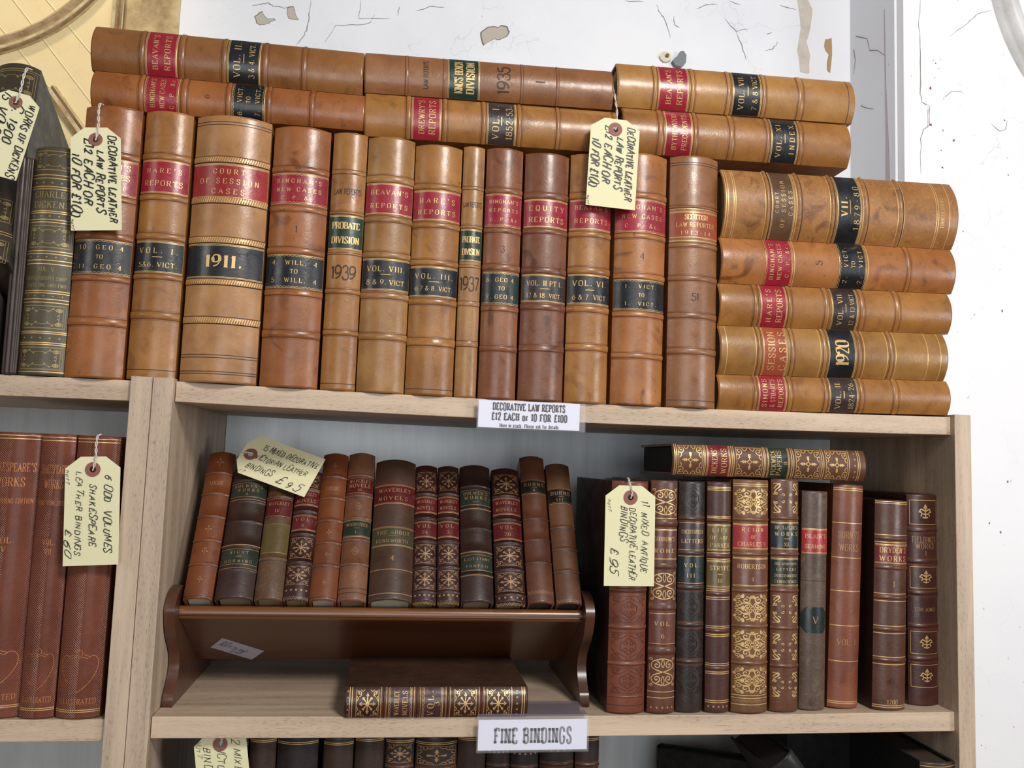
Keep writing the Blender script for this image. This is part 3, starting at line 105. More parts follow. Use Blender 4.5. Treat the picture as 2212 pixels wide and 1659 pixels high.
def leather(name,col,wear=.5,rough=.36,mott=0,grain=1.0,chev=False,seed=0,coat=.22):
    if name in MC: return MC[name]
    m,nt,b=base(name); lk=nt.links.new
    tc=nt.nodes.new('ShaderNodeTexCoord'); mp=N(nt,'ShaderNodeMapping'); mp.inputs['Location'].default_value=(seed*1.7,seed*.9,seed*2.3); lk(tc.outputs['Object'],mp.inputs[0])
    oi=nt.nodes.new('ShaderNodeObjectInfo')
    ad=nt.nodes.new('ShaderNodeVectorMath'); ad.operation='ADD'; lk(mp.outputs[0],ad.inputs[0]); lk(oi.outputs['Random'],ad.inputs[1])
    V=ad.outputs[0]
    c=s2l(col); dk=tuple(x*y for x,y in zip(c,(.50,.42,.40))); lt=tuple(min(1,x*1.22) for x in c)
    n1=N(nt,'ShaderNodeTexNoise',Scale=22.0,Detail=5.0,Roughness=.6); lk(V,n1.inputs[0])
    n2=N(nt,'ShaderNodeTexNoise',Scale=75.0,Detail=6.0,Roughness=.65); lk(V,n2.inputs[0])
    n3=N(nt,'ShaderNodeTexNoise',Scale=38.0,Detail=3.0,Distortion=1.2); lk(V,n3.inputs[0])
    a=mixc(nt,ramp(nt,n1.outputs[0],.36,.66),tuple(x*y for x,y in zip(c,(.84,.76,.70))),lt)
    f2=ramp(nt,n3.outputs[0],.58,.70); 
    mm=nt.nodes.new('ShaderNodeMath'); mm.operation='MULTIPLY'; lk(f2,mm.inputs[0]); mm.inputs[1].default_value=wear
    a=mixc(nt,mm.outputs[0],a,dk)
    f3=ramp(nt,n2.outputs[0],.55,.78); m3=nt.nodes.new('ShaderNodeMath'); m3.operation='MULTIPLY'; lk(f3,m3.inputs[0]); m3.inputs[1].default_value=.35+mott*.6
    a=mixc(nt,m3.outputs[0],a,tuple(x*(.6 if mott else .74) for x in c))
    if mott:
        n5=N(nt,'ShaderNodeTexNoise',Scale=130.0,Detail=3.0,Distortion=2.0); lk(V,n5.inputs[0])
        m5=nt.nodes.new('ShaderNodeMath'); m5.operation='MULTIPLY'; lk(ramp(nt,n5.outputs[0],.5,.66),m5.inputs[0]); m5.inputs[1].default_value=mott
        a=mixc(nt,m5.outputs[0],a,tuple(min(1,x*1.9) for x in c))
    n6=N(nt,'ShaderNodeTexNoise',Scale=190.0,Detail=1.0); lk(V,n6.inputs[0])
    m6=nt.nodes.new('ShaderNodeMath'); m6.operation='MULTIPLY'; lk(ramp(nt,n6.outputs[0],.70,.76),m6.inputs[0]); m6.inputs[1].default_value=.55*wear
    a=mixc(nt,m6.outputs[0],a,tuple(x*.45 for x in c))
    lk(a,b.inputs['Base Color'])
    rr=nt.nodes.new('ShaderNodeMapRange'); lk(n2.outputs[0],rr.inputs[0]); rr.inputs[1].default_value=.3; rr.inputs[2].default_value=.75; rr.inputs[3].default_value=rough-.10; rr.inputs[4].default_value=rough+.20
    lk(rr.outputs[0],b.inputs['Roughness']); b.inputs['Specular IOR Level'].default_value=.5
    b.inputs['Coat Weight'].default_value=coat; b.inputs['Coat Roughness'].default_value=.20
    n4=N(nt,'ShaderNodeTexNoise',Scale=420.0,Detail=3.0); lk(V,n4.inputs[0])
    vr=N(nt,'ShaderNodeTexVoronoi',Scale=160.0); vr.feature='DISTANCE_TO_EDGE'; lk(V,vr.inputs[0])
    bp=nt.nodes.new('ShaderNodeBump'); bp.inputs['Strength'].default_value=.22*grain; bp.inputs['Distance'].default_value=.0005; lk(n4.outputs[0],bp.inputs['Height'])
    bp2=nt.nodes.new('ShaderNodeBump'); bp2.inputs['Strength'].default_value=.16*grain; bp2.inputs['Distance'].default_value=.0009; lk(n2.outputs[0],bp2.inputs['Height']); lk(bp.outputs[0],bp2.inputs['Normal'])
    last=bp2.outputs[0]
    if chev:
        sx=nt.nodes.new('ShaderNodeSeparateXYZ'); lk(tc.outputs['Object'],sx.inputs[0])
        ab=nt.nodes.new('ShaderNodeMath'); ab.operation='ABSOLUTE'; lk(sx.outputs[0],ab.inputs[0])
        m1=nt.nodes.new('ShaderNodeMath'); m1.operation='MULTIPLY_ADD'; lk(ab.outputs[0],m1.inputs[0]); m1.inputs[1].default_value=.95; lk(sx.outputs[2],m1.inputs[2])
        m1.inputs[1].default_value=-.95
        ns=nt.nodes.new('ShaderNodeMath'); ns.operation='MULTIPLY_ADD'; lk(n2.outputs[0],ns.inputs[0]); ns.inputs[1].default_value=.0034; lk(m1.outputs[0],ns.inputs[2])
        sn=nt.nodes.new('ShaderNodeMath'); sn.operation='MULTIPLY'; lk(ns.outputs[0],sn.inputs[0]); sn.inputs[1].default_value=2*PI/.0019
        s3=nt.nodes.new('ShaderNodeMath'); s3.operation='SINE'; lk(sn.outputs[0],s3.inputs[0])
        bp3=nt.nodes.new('ShaderNodeBump'); bp3.inputs['Strength'].default_value=.6; bp3.inputs['Distance'].default_value=.0005; lk(s3.outputs[0],bp3.inputs['Height']); lk(last,bp3.inputs['Normal']); last=bp3.outputs[0]
    else:
        bp3=nt.nodes.new('ShaderNodeBump'); bp3.inputs['Strength'].default_value=.05*grain; bp3.inputs['Distance'].default_value=.0005; lk(ramp(nt,vr.outputs[0],0,.12),bp3.inputs['Height']); lk(last,bp3.inputs['Normal']); last=bp3.outputs[0]
    lk(last,b.inputs['Normal'])
    MC[name]=m; return m
def wood(name,col,dark,axis='X',rough=.5,dash=1.0,coat=0,sc_=1.0):
    if name in MC: return MC[name]
    m,nt,b=base(name); lk=nt.links.new
    tc=nt.nodes.new('ShaderNodeTexCoord'); mp=nt.nodes.new('ShaderNodeMapping')
    S={'X':(4,60,60),'Z':(60,60,4),'Y':(60,4,60)}[axis]; mp.inputs['Scale'].default_value=tuple(v*sc_ for v in S); lk(tc.outputs['Object'],mp.inputs[0])
    n1=N(nt,'ShaderNodeTexNoise',Scale=1.0,Detail=4.0,Roughness=.6,Distortion=.4); lk(mp.outputs[0],n1.inputs[0])
    mp2=nt.nodes.new('ShaderNodeMapping'); mp2.inputs['Scale'].default_value=tuple(v*3.4*sc_ for v in S); lk(tc.outputs['Object'],mp2.inputs[0])
    n2=N(nt,'ShaderNodeTexNoise',Scale=1.6,Detail=3.0,Roughness=.7); lk(mp2.outputs[0],n2.inputs[0])
    c=s2l(col); d=s2l(dark)
    a=mixc(nt,ramp(nt,n1.outputs[0],.35,.68),c,tuple(.55*x+.45*y for x,y in zip(c,d)))
    mm=nt.nodes.new('ShaderNodeMath'); mm.operation='MULTIPLY'; lk(ramp(nt,n2.outputs[0],.60,.72),mm.inputs[0]); mm.inputs[1].default_value=.55*dash
    a=mixc(nt,mm.outputs[0],a,d)
    if dash>=1:
        mp3=nt.nodes.new('ShaderNodeMapping'); mp3.inputs['Scale'].default_value={'X':(170,1700,1700),'Z':(1700,1700,170),'Y':(1700,170,1700)}[axis]; lk(tc.outputs['Object'],mp3.inputs[0])
        n3=N(nt,'ShaderNodeTexNoise',Scale=1.0,Detail=1.0); lk(mp3.outputs[0],n3.inputs[0])
        g3=nt.nodes.new('ShaderNodeMath'); g3.operation='MULTIPLY'; lk(ramp(nt,n3.outputs[0],.56,.68),g3.inputs[0]); lk(ramp(nt,n1.outputs[0],.35,.6),g3.inputs[1])
        g4=nt.nodes.new('ShaderNodeMath'); g4.operation='MULTIPLY'; lk(g3.outputs[0],g4.inputs[0]); g4.inputs[1].default_value=.6; a=mixc(nt,g4.outputs[0],a,tuple(x*.8 for x in d))
    lk(a,b.inputs['Base Color'])
    b.inputs['Roughness'].default_value=rough; b.inputs['Coat Weight'].default_value=coat; b.inputs['Coat Roughness'].default_value=.25
    bp=nt.nodes.new('ShaderNodeBump'); bp.inputs['Strength'].default_value=.15; bp.inputs['Distance'].default_value=.0005; lk(n2.outputs[0],bp.inputs['Height']); lk(bp.outputs[0],b.inputs['Normal'])
    if 'panel' in name: b.inputs['Specular IOR Level'].default_value=1.0; b.inputs['Coat Weight'].default_value=.6; b.inputs['Coat Roughness'].default_value=.33
    MC[name]=m; return m
def plaster(name,col,col2,scale=6,amt=.5,bump=.3,specks=True):
    if name in MC: return MC[name]
    m,nt,b=base(name); lk=nt.links.new
    tc=nt.nodes.new('ShaderNodeTexCoord')
    n1=N(nt,'ShaderNodeTexNoise',Scale=float(scale),Detail=6.0,Roughness=.6); lk(tc.outputs['Object'],n1.inputs[0])
    n2=N(nt,'ShaderNodeTexNoise',Scale=90.0,Detail=4.0,Roughness=.7); lk(tc.outputs['Object'],n2.inputs[0])
    n3=N(nt,'ShaderNodeTexVoronoi',Scale=9.0); n3.feature='DISTANCE_TO_EDGE'
    mw=N(nt,'ShaderNodeTexNoise',Scale=5.0,Detail=5.0); lk(tc.outputs['Object'],mw.inputs[0])
    va=nt.nodes.new('ShaderNodeVectorMath'); va.operation='MULTIPLY_ADD'; lk(mw.outputs['Color'],va.inputs[0]); va.inputs[1].default_value=(.35,.35,.35); lk(tc.outputs['Object'],va.inputs[2]); lk(va.outputs[0],n3.inputs[0])
    c=s2l(col); d=s2l(col2)
    a=mixc(nt,ramp(nt,n1.outputs[0],.42,.7),c,tuple(x*(1-amt)+y*amt for x,y in zip(c,d)))
    # hairline cracks, gated
    g=ramp(nt,n1.outputs[0],.50,.60); cr=ramp(nt,n3.outputs[0],.0,.006,(1,1,1,1),(0,0,0,1))
    mm=nt.nodes.new('ShaderNodeMath'); mm.operation='MULTIPLY'; lk(g,mm.inputs[0]); lk(cr,mm.inputs[1])
    m2=nt.nodes.new('ShaderNodeMath'); m2.operation='MULTIPLY'; lk(mm.outputs[0],m2.inputs[0]); m2.inputs[1].default_value=.28
    a=mixc(nt,m2.outputs[0],a,s2l((120,118,115)))
    if specks:
        n4=N(nt,'ShaderNodeTexNoise',Scale=110.0,Detail=2.0); lk(tc.outputs['Object'],n4.inputs[0])
        m4=nt.nodes.new('ShaderNodeMath'); m4.operation='MULTIPLY'; lk(ramp(nt,n4.outputs[0],.74,.78),m4.inputs[0]); m4.inputs[1].default_value=.35
        a=mixc(nt,m4.outputs[0],a,s2l((120,105,100)))
    lk(a,b.inputs['Base Color']); b.inputs['Roughness'].default_value=.45
    bp=nt.nodes.new('ShaderNodeBump'); bp.inputs['Strength'].default_value=bump; bp.inputs['Distance'].default_value=.002; lk(n1.outputs[0],bp.inputs['Height'])
    bp2=nt.nodes.new('ShaderNodeBump'); bp2.inputs['Strength'].default_value=.15; bp2.inputs['Distance'].default_value=.001; lk(n2.outputs[0],bp2.inputs['Height']); lk(bp.outputs[0],bp2.inputs['Normal'])
    lk(bp2.outputs[0],b.inputs['Normal']); MC[name]=m; return m
LC=dict( # colour, wear, rough, mottle
 tan=((151,103,49),.5,.34,0),tan2=((148,107,58),.35,.34,0),tan3=((143,96,45),.45,.36,0),russet=((144,87,42),.8,.35,0),pale=((162,117,71),.2,.34,0),
 redbrown=((127,78,46),.9,.36,0),redbrown2=((115,70,45),1.0,.36,0),orange=((154,98,48),.9,.36,0),brownsm=((134,90,55),.3,.33,0),brown2=((132,88,45),.4,.33,0),
 gold=((149,108,54),.4,.34,0),gold2=((158,114,59),.35,.36,0),olive=((147,101,53),.9,.42,.25),
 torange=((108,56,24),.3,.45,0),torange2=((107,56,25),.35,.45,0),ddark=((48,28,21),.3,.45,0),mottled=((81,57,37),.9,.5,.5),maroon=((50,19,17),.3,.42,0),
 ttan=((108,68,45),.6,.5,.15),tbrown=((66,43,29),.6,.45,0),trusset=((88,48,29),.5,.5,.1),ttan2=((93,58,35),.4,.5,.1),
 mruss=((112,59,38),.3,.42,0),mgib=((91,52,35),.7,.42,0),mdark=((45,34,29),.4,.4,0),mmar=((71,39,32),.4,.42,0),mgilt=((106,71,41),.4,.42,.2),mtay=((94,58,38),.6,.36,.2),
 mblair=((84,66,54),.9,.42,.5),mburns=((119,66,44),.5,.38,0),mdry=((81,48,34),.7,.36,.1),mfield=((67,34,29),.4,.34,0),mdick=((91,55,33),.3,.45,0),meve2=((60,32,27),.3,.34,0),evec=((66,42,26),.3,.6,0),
 b1=((50,32,22),.4,.5,0),b2=((30,21,18),.4,.5,0),b3=((38,25,19),.4,.5,0),b4=((52,30,21),.4,.5,0),b5=((40,24,21),.4,.5,0),  # bottom row: deep shade under the shelf is darkened into these colours
 shake=((116,62,43),.35,.36,0),dick=((74,66,46),.3,.42,0),dick2=((58,48,36),.3,.45,0),dgreen2=((48,56,48),.2,.5,0),ribbed=((56,42,36),.4,.45,0),
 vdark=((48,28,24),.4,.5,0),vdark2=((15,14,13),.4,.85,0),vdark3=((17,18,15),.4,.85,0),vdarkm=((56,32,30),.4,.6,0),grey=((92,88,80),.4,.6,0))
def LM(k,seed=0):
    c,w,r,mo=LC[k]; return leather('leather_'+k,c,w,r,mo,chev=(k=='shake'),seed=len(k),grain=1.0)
LAB=dict(red=(142,26,44),red2=(146,36,36),redl=(150,40,44),black=(19,21,26),green=(20,50,40),teal=(21,37,39),brown=(52,42,42),rust=(146,68,42),dbrown=(92,66,46),
 maroon=(84,22,26),maroonl=(110,34,38),dgreen=(34,44,34),olivel=(96,82,44),dolive=(60,56,38),dblack=(26,24,22),mbrown=(98,56,42),mbrown2=(108,66,48),mdark=(58,40,40),meve=(70,42,44))
def LB(k): return leather('label_'+k,LAB[k],.15,.30,0,grain=.8,coat=.4)
GOLD=dict(gold=((222,184,122),.45,.36),gilt=((170,132,92),.35,.45),gilt2=((196,128,78),.4,.45),gilt3=((158,140,92),.3,.45),blind=((96,44,28),0,.4),blindd=((34,26,24),0,.35),dark=((56,36,26),0,.5),line=((98,52,30),0,.40))
def GM(k):
    c,me,r=GOLD[k]; return plain('tooling_'+k,c,r,me)
# ------------------------------------------------------------------ mesh builder
class MB:
    def __init__(s): s.v=[];s.f=[];s.m=[];s.s=[];s.mats=[]
    def mi(s,m):
        if m not in s.mats: s.mats.append(m)
        return s.mats.index(m)
    def vert(s,p): s.v.append(tuple(p)); return len(s.v)-1
    def face(s,ids,m,sm=False): s.f.append(tuple(ids)); s.m.append(s.mi(m)); s.s.append(sm)
    def quad(s,a,b,c,d,m,sm=False):
        i=len(s.v); s.v+= [tuple(a),tuple(b),tuple(c),tuple(d)]; s.face((i,i+1,i+2,i+3),m,sm)
    def box(s,x0,x1,y0,y1,z0,z1,m,bev=0,fn=None,nx=1):
        bm=bmesh.new(); bmesh.ops.create_cube(bm,size=1)
        for v in bm.verts: v.co=Vector((x0+(v.co.x+.5)*(x1-x0),y0+(v.co.y+.5)*(y1-y0),z0+(v.co.z+.5)*(z1-z0)))
        if nx>1:
            for i in range(1,nx):
                g=bm.verts[:]+bm.edges[:]+bm.faces[:]
                bmesh.ops.bisect_plane(bm,geom=g,plane_co=(x0+(x1-x0)*i/nx,0,0),plane_no=(1,0,0))
        if bev: bmesh.ops.bevel(bm,geom=[e for e in bm.edges if e.calc_face_angle(0)>.5],offset=bev,segments=2,profile=.5,affect='EDGES')
        if fn:
            for v in bm.verts: v.co=Vector(fn(v.co))
        s.addbm(bm,m); bm.free()
    def addbm(s,bm,m,sm=False):
        o=len(s.v); bm.verts.index_update()
        for v in bm.verts: s.v.append(tuple(v.co))
        for f in bm.faces: s.face([o+v.index for v in f.verts],m,sm)
    def grid(s,rows,matf,sm=True,flip=False):
        o=len(s.v); nc=len(rows[0])
        for r in rows:
            for p in r: s.v.append(tuple(p))
        for j in range(len(rows)-1):
            for i in range(nc-1):
                a=o+j*nc+i; q=(a,a+1,a+nc+1,a+nc)
                s.face(q[::-1] if flip else q,matf(j) if callable(matf) else matf,sm)
    def tube(s,pts,r,m,n=8,cap=True,rf=None):
        P=[Vector(p) for p in pts]; rings=[]
        up=Vector((0,0,1))
        for i,p in enumerate(P):
            t=(P[min(i+1,len(P)-1)]-P[max(i-1,0)]).normalized()
            a=t.cross(up if abs(t.z)<.9 else Vector((1,0,0))).normalized(); b=t.cross(a)
            rr=rf(i) if rf else r
            rings.append([p+a*math.cos(2*PI*k/n)*rr+b*math.sin(2*PI*k/n)*rr for k in range(n+1)])
        s.grid(rings,m,True)
    def prism(s,poly,holes,pf,t0,t1,m,ms=None,sm=False):
        loops=[poly]+holes
        tri=tessellate_polygon([[Vector((x,y,0)) for x,y in l] for l in loops]); flat=[q for l in loops for q in l]
        for t,rev in ((t0,False),(t1,True)):
            o=len(s.v); s.v+=[tuple(pf(x,y,t)) for x,y in flat]
            for a,b,c in tri: s.face((o+a,o+b,o+c) if not rev else (o+c,o+b,o+a),m)
        for l in loops:
            if sm:
                o=len(s.v); n=len(l)
                for x,y in l: s.v.append(tuple(pf(x,y,t0))); s.v.append(tuple(pf(x,y,t1)))
                for i in range(n): a=o+2*i; b=o+2*((i+1)%n); s.face((a,b,b+1,a+1),ms or m,True)
                continue
            for i in range(len(l)):
                (x0,y0),(x1,y1)=l[i],l[(i+1)%len(l)]
                s.quad(pf(x0,y0,t0),pf(x1,y1,t0),pf(x1,y1,t1),pf(x0,y0,t1),ms or m)
    def build(s,name,parent=None,fix=True):
        me=bpy.data.meshes.new(name); me.from_pydata(s.v,[],s.f)
        for m in s.mats: me.materials.append(m)
        me.polygons.foreach_set('material_index',s.m); me.polygons.foreach_set('use_smooth',s.s); me.update()
        o=bpy.data.objects.new(name,me); COL.objects.link(o)
        if parent: o.parent=parent
        return o
def thing(name,label,cat,loc=(0,0,0),mat=None,group=None):
    o=bpy.data.objects.new(name,None); o.empty_display_size=.02; COL.objects.link(o)
    o.matrix_world=Matrix.Translation(loc) @ (mat.to_4x4() if mat else Matrix.Identity(4))
    tag(o,label,cat,group); return o
def tag(o,label,cat,group=None):
    o['label']=label; o['category']=cat
    if group: o['group']=group
def struct(o): o['kind']='structure'; return o
# ------------------------------------------------------------------ stroke lettering
def chk(p,n=2,closed=False):
    for _ in range(n):
        q=[] if closed else [p[0]]
        for i in range(len(p) if closed else len(p)-1):
            a=p[i];b=p[(i+1)%len(p)]
            q.append((a[0]*.75+b[0]*.25,a[1]*.75+b[1]*.25)); q.append((a[0]*.25+b[0]*.75,a[1]*.25+b[1]*.75))
        if not closed: q.append(p[-1])
        p=q
    if closed: p=p+[p[0]]
    return p
GL={}
def G(ch,w,*st):
    o=[]
    for s in st:
        k=s[0] if s[0] in '~@' else ''
        p=[tuple(float(v) for v in a.split(',')) for a in s[len(k):].split()]
        if k=='~': p=chk(p)
        if k=='@': p=chk(p,2,True)
        o.append(p)
    GL[ch]=(w,o)
G('A',4.4,'0,0 2.2,6 4.4,0','.9,2.1 3.5,2.1');G('B',4,'.4,0 .4,6','~.4,6 2.6,6 3.7,5.6 3.7,3.6 2.6,3.2 .4,3.2','~.4,3.2 2.8,3.2 4,2.7 4,.5 2.8,0 .4,0')
G('C',4,'~3.9,4.3 3.6,6 .9,6.4 0,4.6 0,1.4 .9,-.4 3.6,0 3.9,1.6');G('D',4.2,'.4,0 .4,6','~.4,6 2.6,6 4.2,5.4 4.2,.6 2.6,0 .4,0')
G('E',3.8,'.4,0 .4,6','.4,6 3.6,6 3.6,4.9','.4,3.1 2.6,3.1','.4,0 3.8,0 3.8,1.2');G('F',3.6,'.4,0 .4,6','.4,6 3.6,6 3.6,4.9','.4,3.1 2.6,3.1')
G('G',4.3,'~3.9,4.4 3.6,6 .9,6.4 0,4.6 0,1.4 .9,-.4 3.6,-.2 4,1 4,2.6','2.7,2.6 4.3,2.6');G('H',4.2,'.4,0 .4,6','3.8,0 3.8,6','.4,3.1 3.8,3.1')
G('I',1,'.5,0 .5,6');G('J',3,'~2.4,6 2.4,.8 1.4,-.4 .1,.2 .2,1.2');G('K',4.2,'.4,0 .4,6','3.7,6 .4,2.6','1.5,3.6 4,0');G('L',3.6,'.4,6 .4,0','.4,0 3.6,0 3.6,1.3')
G('M',5,'.4,0 .4,6','.4,6 2.5,1 4.6,6','4.6,6 4.6,0');G('N',4.3,'.4,0 .4,6','.4,6 3.9,0','3.9,0 3.9,6');G('O',4.2,'@2.1,6.3 .3,5.9 0,3 .3,.1 2.1,-.3 3.9,.1 4.2,3 3.9,5.9')
G('P',3.8,'.4,0 .4,6','~.4,6 2.6,6 3.8,5.5 3.8,3.4 2.6,2.9 .4,2.9');G('Q',4.2,'@2.1,6.3 .3,5.9 0,3 .3,.1 2.1,-.3 3.9,.1 4.2,3 3.9,5.9','~2.2,1.4 3,-.4 4.4,-.9')
G('R',4.2,'.4,0 .4,6','~.4,6 2.6,6 3.8,5.5 3.8,3.5 2.6,3 .4,3','2.2,3 4,0');G('S',3.6,'~3.3,4.6 3.1,6.3 .5,6.3 .1,4.5 1,3.4 2.8,2.7 3.6,1.4 3,-.3 .4,-.3 .2,1.5')
G('T',4,'2,0 2,6','0,5 0,6 4,6 4,5');G('U',4.2,'~.4,6 .4,1 1.2,-.3 3,-.3 3.8,1 3.8,6');G('V',4.2,'0,6 2.1,0','2.1,0 4.2,6');G('W',6,'0,6 1.6,0','1.6,0 3,5.6','3,5.6 4.4,0','4.4,0 6,6')
G('X',4.2,'.2,6 4,0','4,6 .2,0');G('Y',4.2,'0,6 2.1,3','4.2,6 2.1,3','2.1,3 2.1,0');G('Z',3.8,'.2,5 .2,6 3.6,6 .2,0 3.8,0 3.8,1.1')
G('0',3.8,'@1.9,6.3 .3,5.8 0,3 .3,.2 1.9,-.3 3.5,.2 3.8,3 3.5,5.8');G('1',1.8,'1.1,0 1.1,6','.1,5 1.1,6');G('2',3.6,'~.2,4.5 .3,6.2 3.3,6.4 3.6,4.2 .2,0','.2,0 3.7,0')
G('3',3.6,'~.2,5 .7,6.3 3.2,6.2 3.2,3.5 1.6,3.2','~1.6,3.2 3.7,3.1 3.7,-.1 .6,-.5 .1,1.1');G('4',3.9,'2.9,0 2.9,6','2.9,6 .1,1.8 3.9,1.8');G('5',3.6,'3.3,6 .7,6','~.7,6 .4,3.3 2.6,3.9 3.9,2 2.9,-.5 .5,-.3 .1,1.1')
G('6',3.7,'~3.3,5.9 1,5 .1,3 .2,.4 1.9,-.5 3.7,.3 3.6,3.4 1.6,3.7 .3,2.4');G('7',3.5,'.1,6 3.5,6','3.5,6 1.2,0');G('8',3.7,'@1.85,6.2 .4,5.7 .4,3.8 1.85,3.3 3.3,3.8 3.3,5.7','@1.85,3.3 0,2.7 0,.3 1.85,-.3 3.7,.3 3.7,2.7')
G('9',3.7,'~.4,.1 2.7,1 3.6,3 3.5,5.6 1.8,6.5 0,5.7 .1,2.6 2.1,2.3 3.4,3.6');G('.',1,'.3,.1 .7,.1 .7,.7 .3,.7');G(',',1,'.6,.8 .3,-.7');G("'",.9,'.5,6.2 .3,4.6');G('-',2.6,'.3,2.8 2.3,2.8');G(':',1,'.4,.2 .6,.7','.4,3 .6,3.5')
G('&',4.6,'~4.4,3 3,.2 1.2,-.5 -.2,1 .4,2.8 2.8,4.2 2.6,6.2 1.1,6.2 .8,4.6 4.4,0');G('£',3.9,'~3.7,4.9 3,6.4 1.3,6 1.2,4 1.5,1.6 .3,.1','.3,0 3.8,0 3.8,.8','.3,3 2.9,3')
G('/',2.4,'0,-.5 2.4,6.5')
G('a',3.2,'~.4,3.2 1,4.1 2.6,4.1 2.6,2 2.6,0','~2.6,2.3 .6,2.4 0,1 .6,-.2 2.6,.8');G('c',3,'~2.7,3 2.2,4.2 .5,4.1 0,2 .5,-.1 2.2,-.2 2.8,1');G('d',3.3,'2.7,6 2.7,0','~2.7,3.4 1.4,4.3 0,3.6 0,.4 1.4,-.3 2.7,.6')
G('e',3,'~.2,2.2 2.8,2.2 2.7,4.2 .5,4.2 0,2 .5,-.2 2.2,-.2 2.8,.9');G('f',2.2,'~2.2,5.4 1.6,6.3 .8,5.6 .8,0','.1,4 1.9,4');G('i',1,'.5,0 .5,4','.4,5.3 .6,5.9');G('k',3.2,'.4,0 .4,6','2.8,4 .4,1.8','1.2,2.5 3,0')
G('l',1,'.5,0 .5,6');G('n',3.3,'.5,0 .5,4','~.5,3.2 1.6,4.3 2.8,3.8 2.8,0');G('o',3.2,'@1.6,4.2 .2,3.8 0,2 .2,.2 1.6,-.2 3,.2 3.2,2 3,3.8');G('r',2.4,'.5,0 .5,4','~.5,3 1.3,4.1 2.4,3.6')
G('s',2.6,'~2.3,3.1 2,4.2 .4,4.2 .2,2.9 1.3,2.1 2.5,1.4 2.3,-.2 .4,-.2 .2,.9');G('t',2.2,'~1,5.4 1,.6 1.5,-.2 2.2,.4','.2,4 2,4')
def strokes(text,style,rnd=None,extra=0.0):
    """returns list of (pts,width-function mode) in units (cap height 6) and total width"""
    x=0; out=[]; tr={'serif':2.0,'bold':1.0,'cond':.55,'sans':.75,'slab':1.9,'hand':1.15,'slab2':1.3}[style]+extra
    sx={'cond':.72,'slab':.78,'slab2':.85,'hand':.85}.get(style,1)
    for ch in text:
        if ch==' ': x+= (3.2 if style!='hand' else 2.6)+extra; continue
        w,st=GL.get(ch) or GL.get(ch.upper()) or (2,[])
        jy=jx=0; sh=0; scl=1
        if style=='hand' and rnd: jy=rnd.uniform(-.6,.6); sh=.30+rnd.uniform(-.12,.16); scl=rnd.uniform(.78,1.12)
        for p in st:
            q=[(x+(a*sx+sh*b)*scl,b*scl+jy) for a,b in p]
            if style=='hand' and rnd:
                if len(q)>6: q=q[::2]+([q[-1]] if len(q)%2==0 else [])
                q=[(a+rnd.uniform(-.22,.22),b+rnd.uniform(-.3,.3)) for a,b in q]
                if len(q)==2: q=[q[0],((q[0][0]+q[1][0])/2+rnd.uniform(-.2,.25),(q[0][1]+q[1][1])/2),(q[1][0]+rnd.uniform(-.1,.35),q[1][1]+rnd.uniform(-.2,.3))]
            out.append(q)
        x+=w*sx+tr
    return out,max(x-tr,.1)
SW=dict(serif=(.40,1.0),bold=(.55,1.7),cond=(.5,1.25),sans=(.85,.95),slab=(1.0,1.75),slab2=(.8,1.3),hand=(.74,.74))
def ribbon(mb,pts,wf,F,mat,maxseg=None):
    P=[]
    for i,p in enumerate(pts):
        if i and maxseg:
            a=pts[i-1]; d=math.dist(a,p); n=int(d/maxseg)
            for k in range(1,n+1): P.append((a[0]+(p[0]-a[0])*k/(n+1),a[1]+(p[1]-a[1])*k/(n+1)))
        P.append(p)
    L=[];n=len(P)
    for i in range(n):
        a=P[max(i-1,0)];b=P[min(i+1,n-1)]; dx=b[0]-a[0];dy=b[1]-a[1];d=math.hypot(dx,dy) or 1; dx/=d;dy/=d
        w=wf(dx,dy,i/(n-1) if n>1 else 0)/2
        L.append((F(P[i][0]-dy*w,P[i][1]+dx*w),F(P[i][0]+dy*w,P[i][1]-dx*w)))
    o=len(mb.v)
    for a,b in L: mb.v.append(tuple(a)); mb.v.append(tuple(b))
    for i in range(n-1): k=o+2*i; mb.face((k+1,k+3,k+2,k),mat,True)
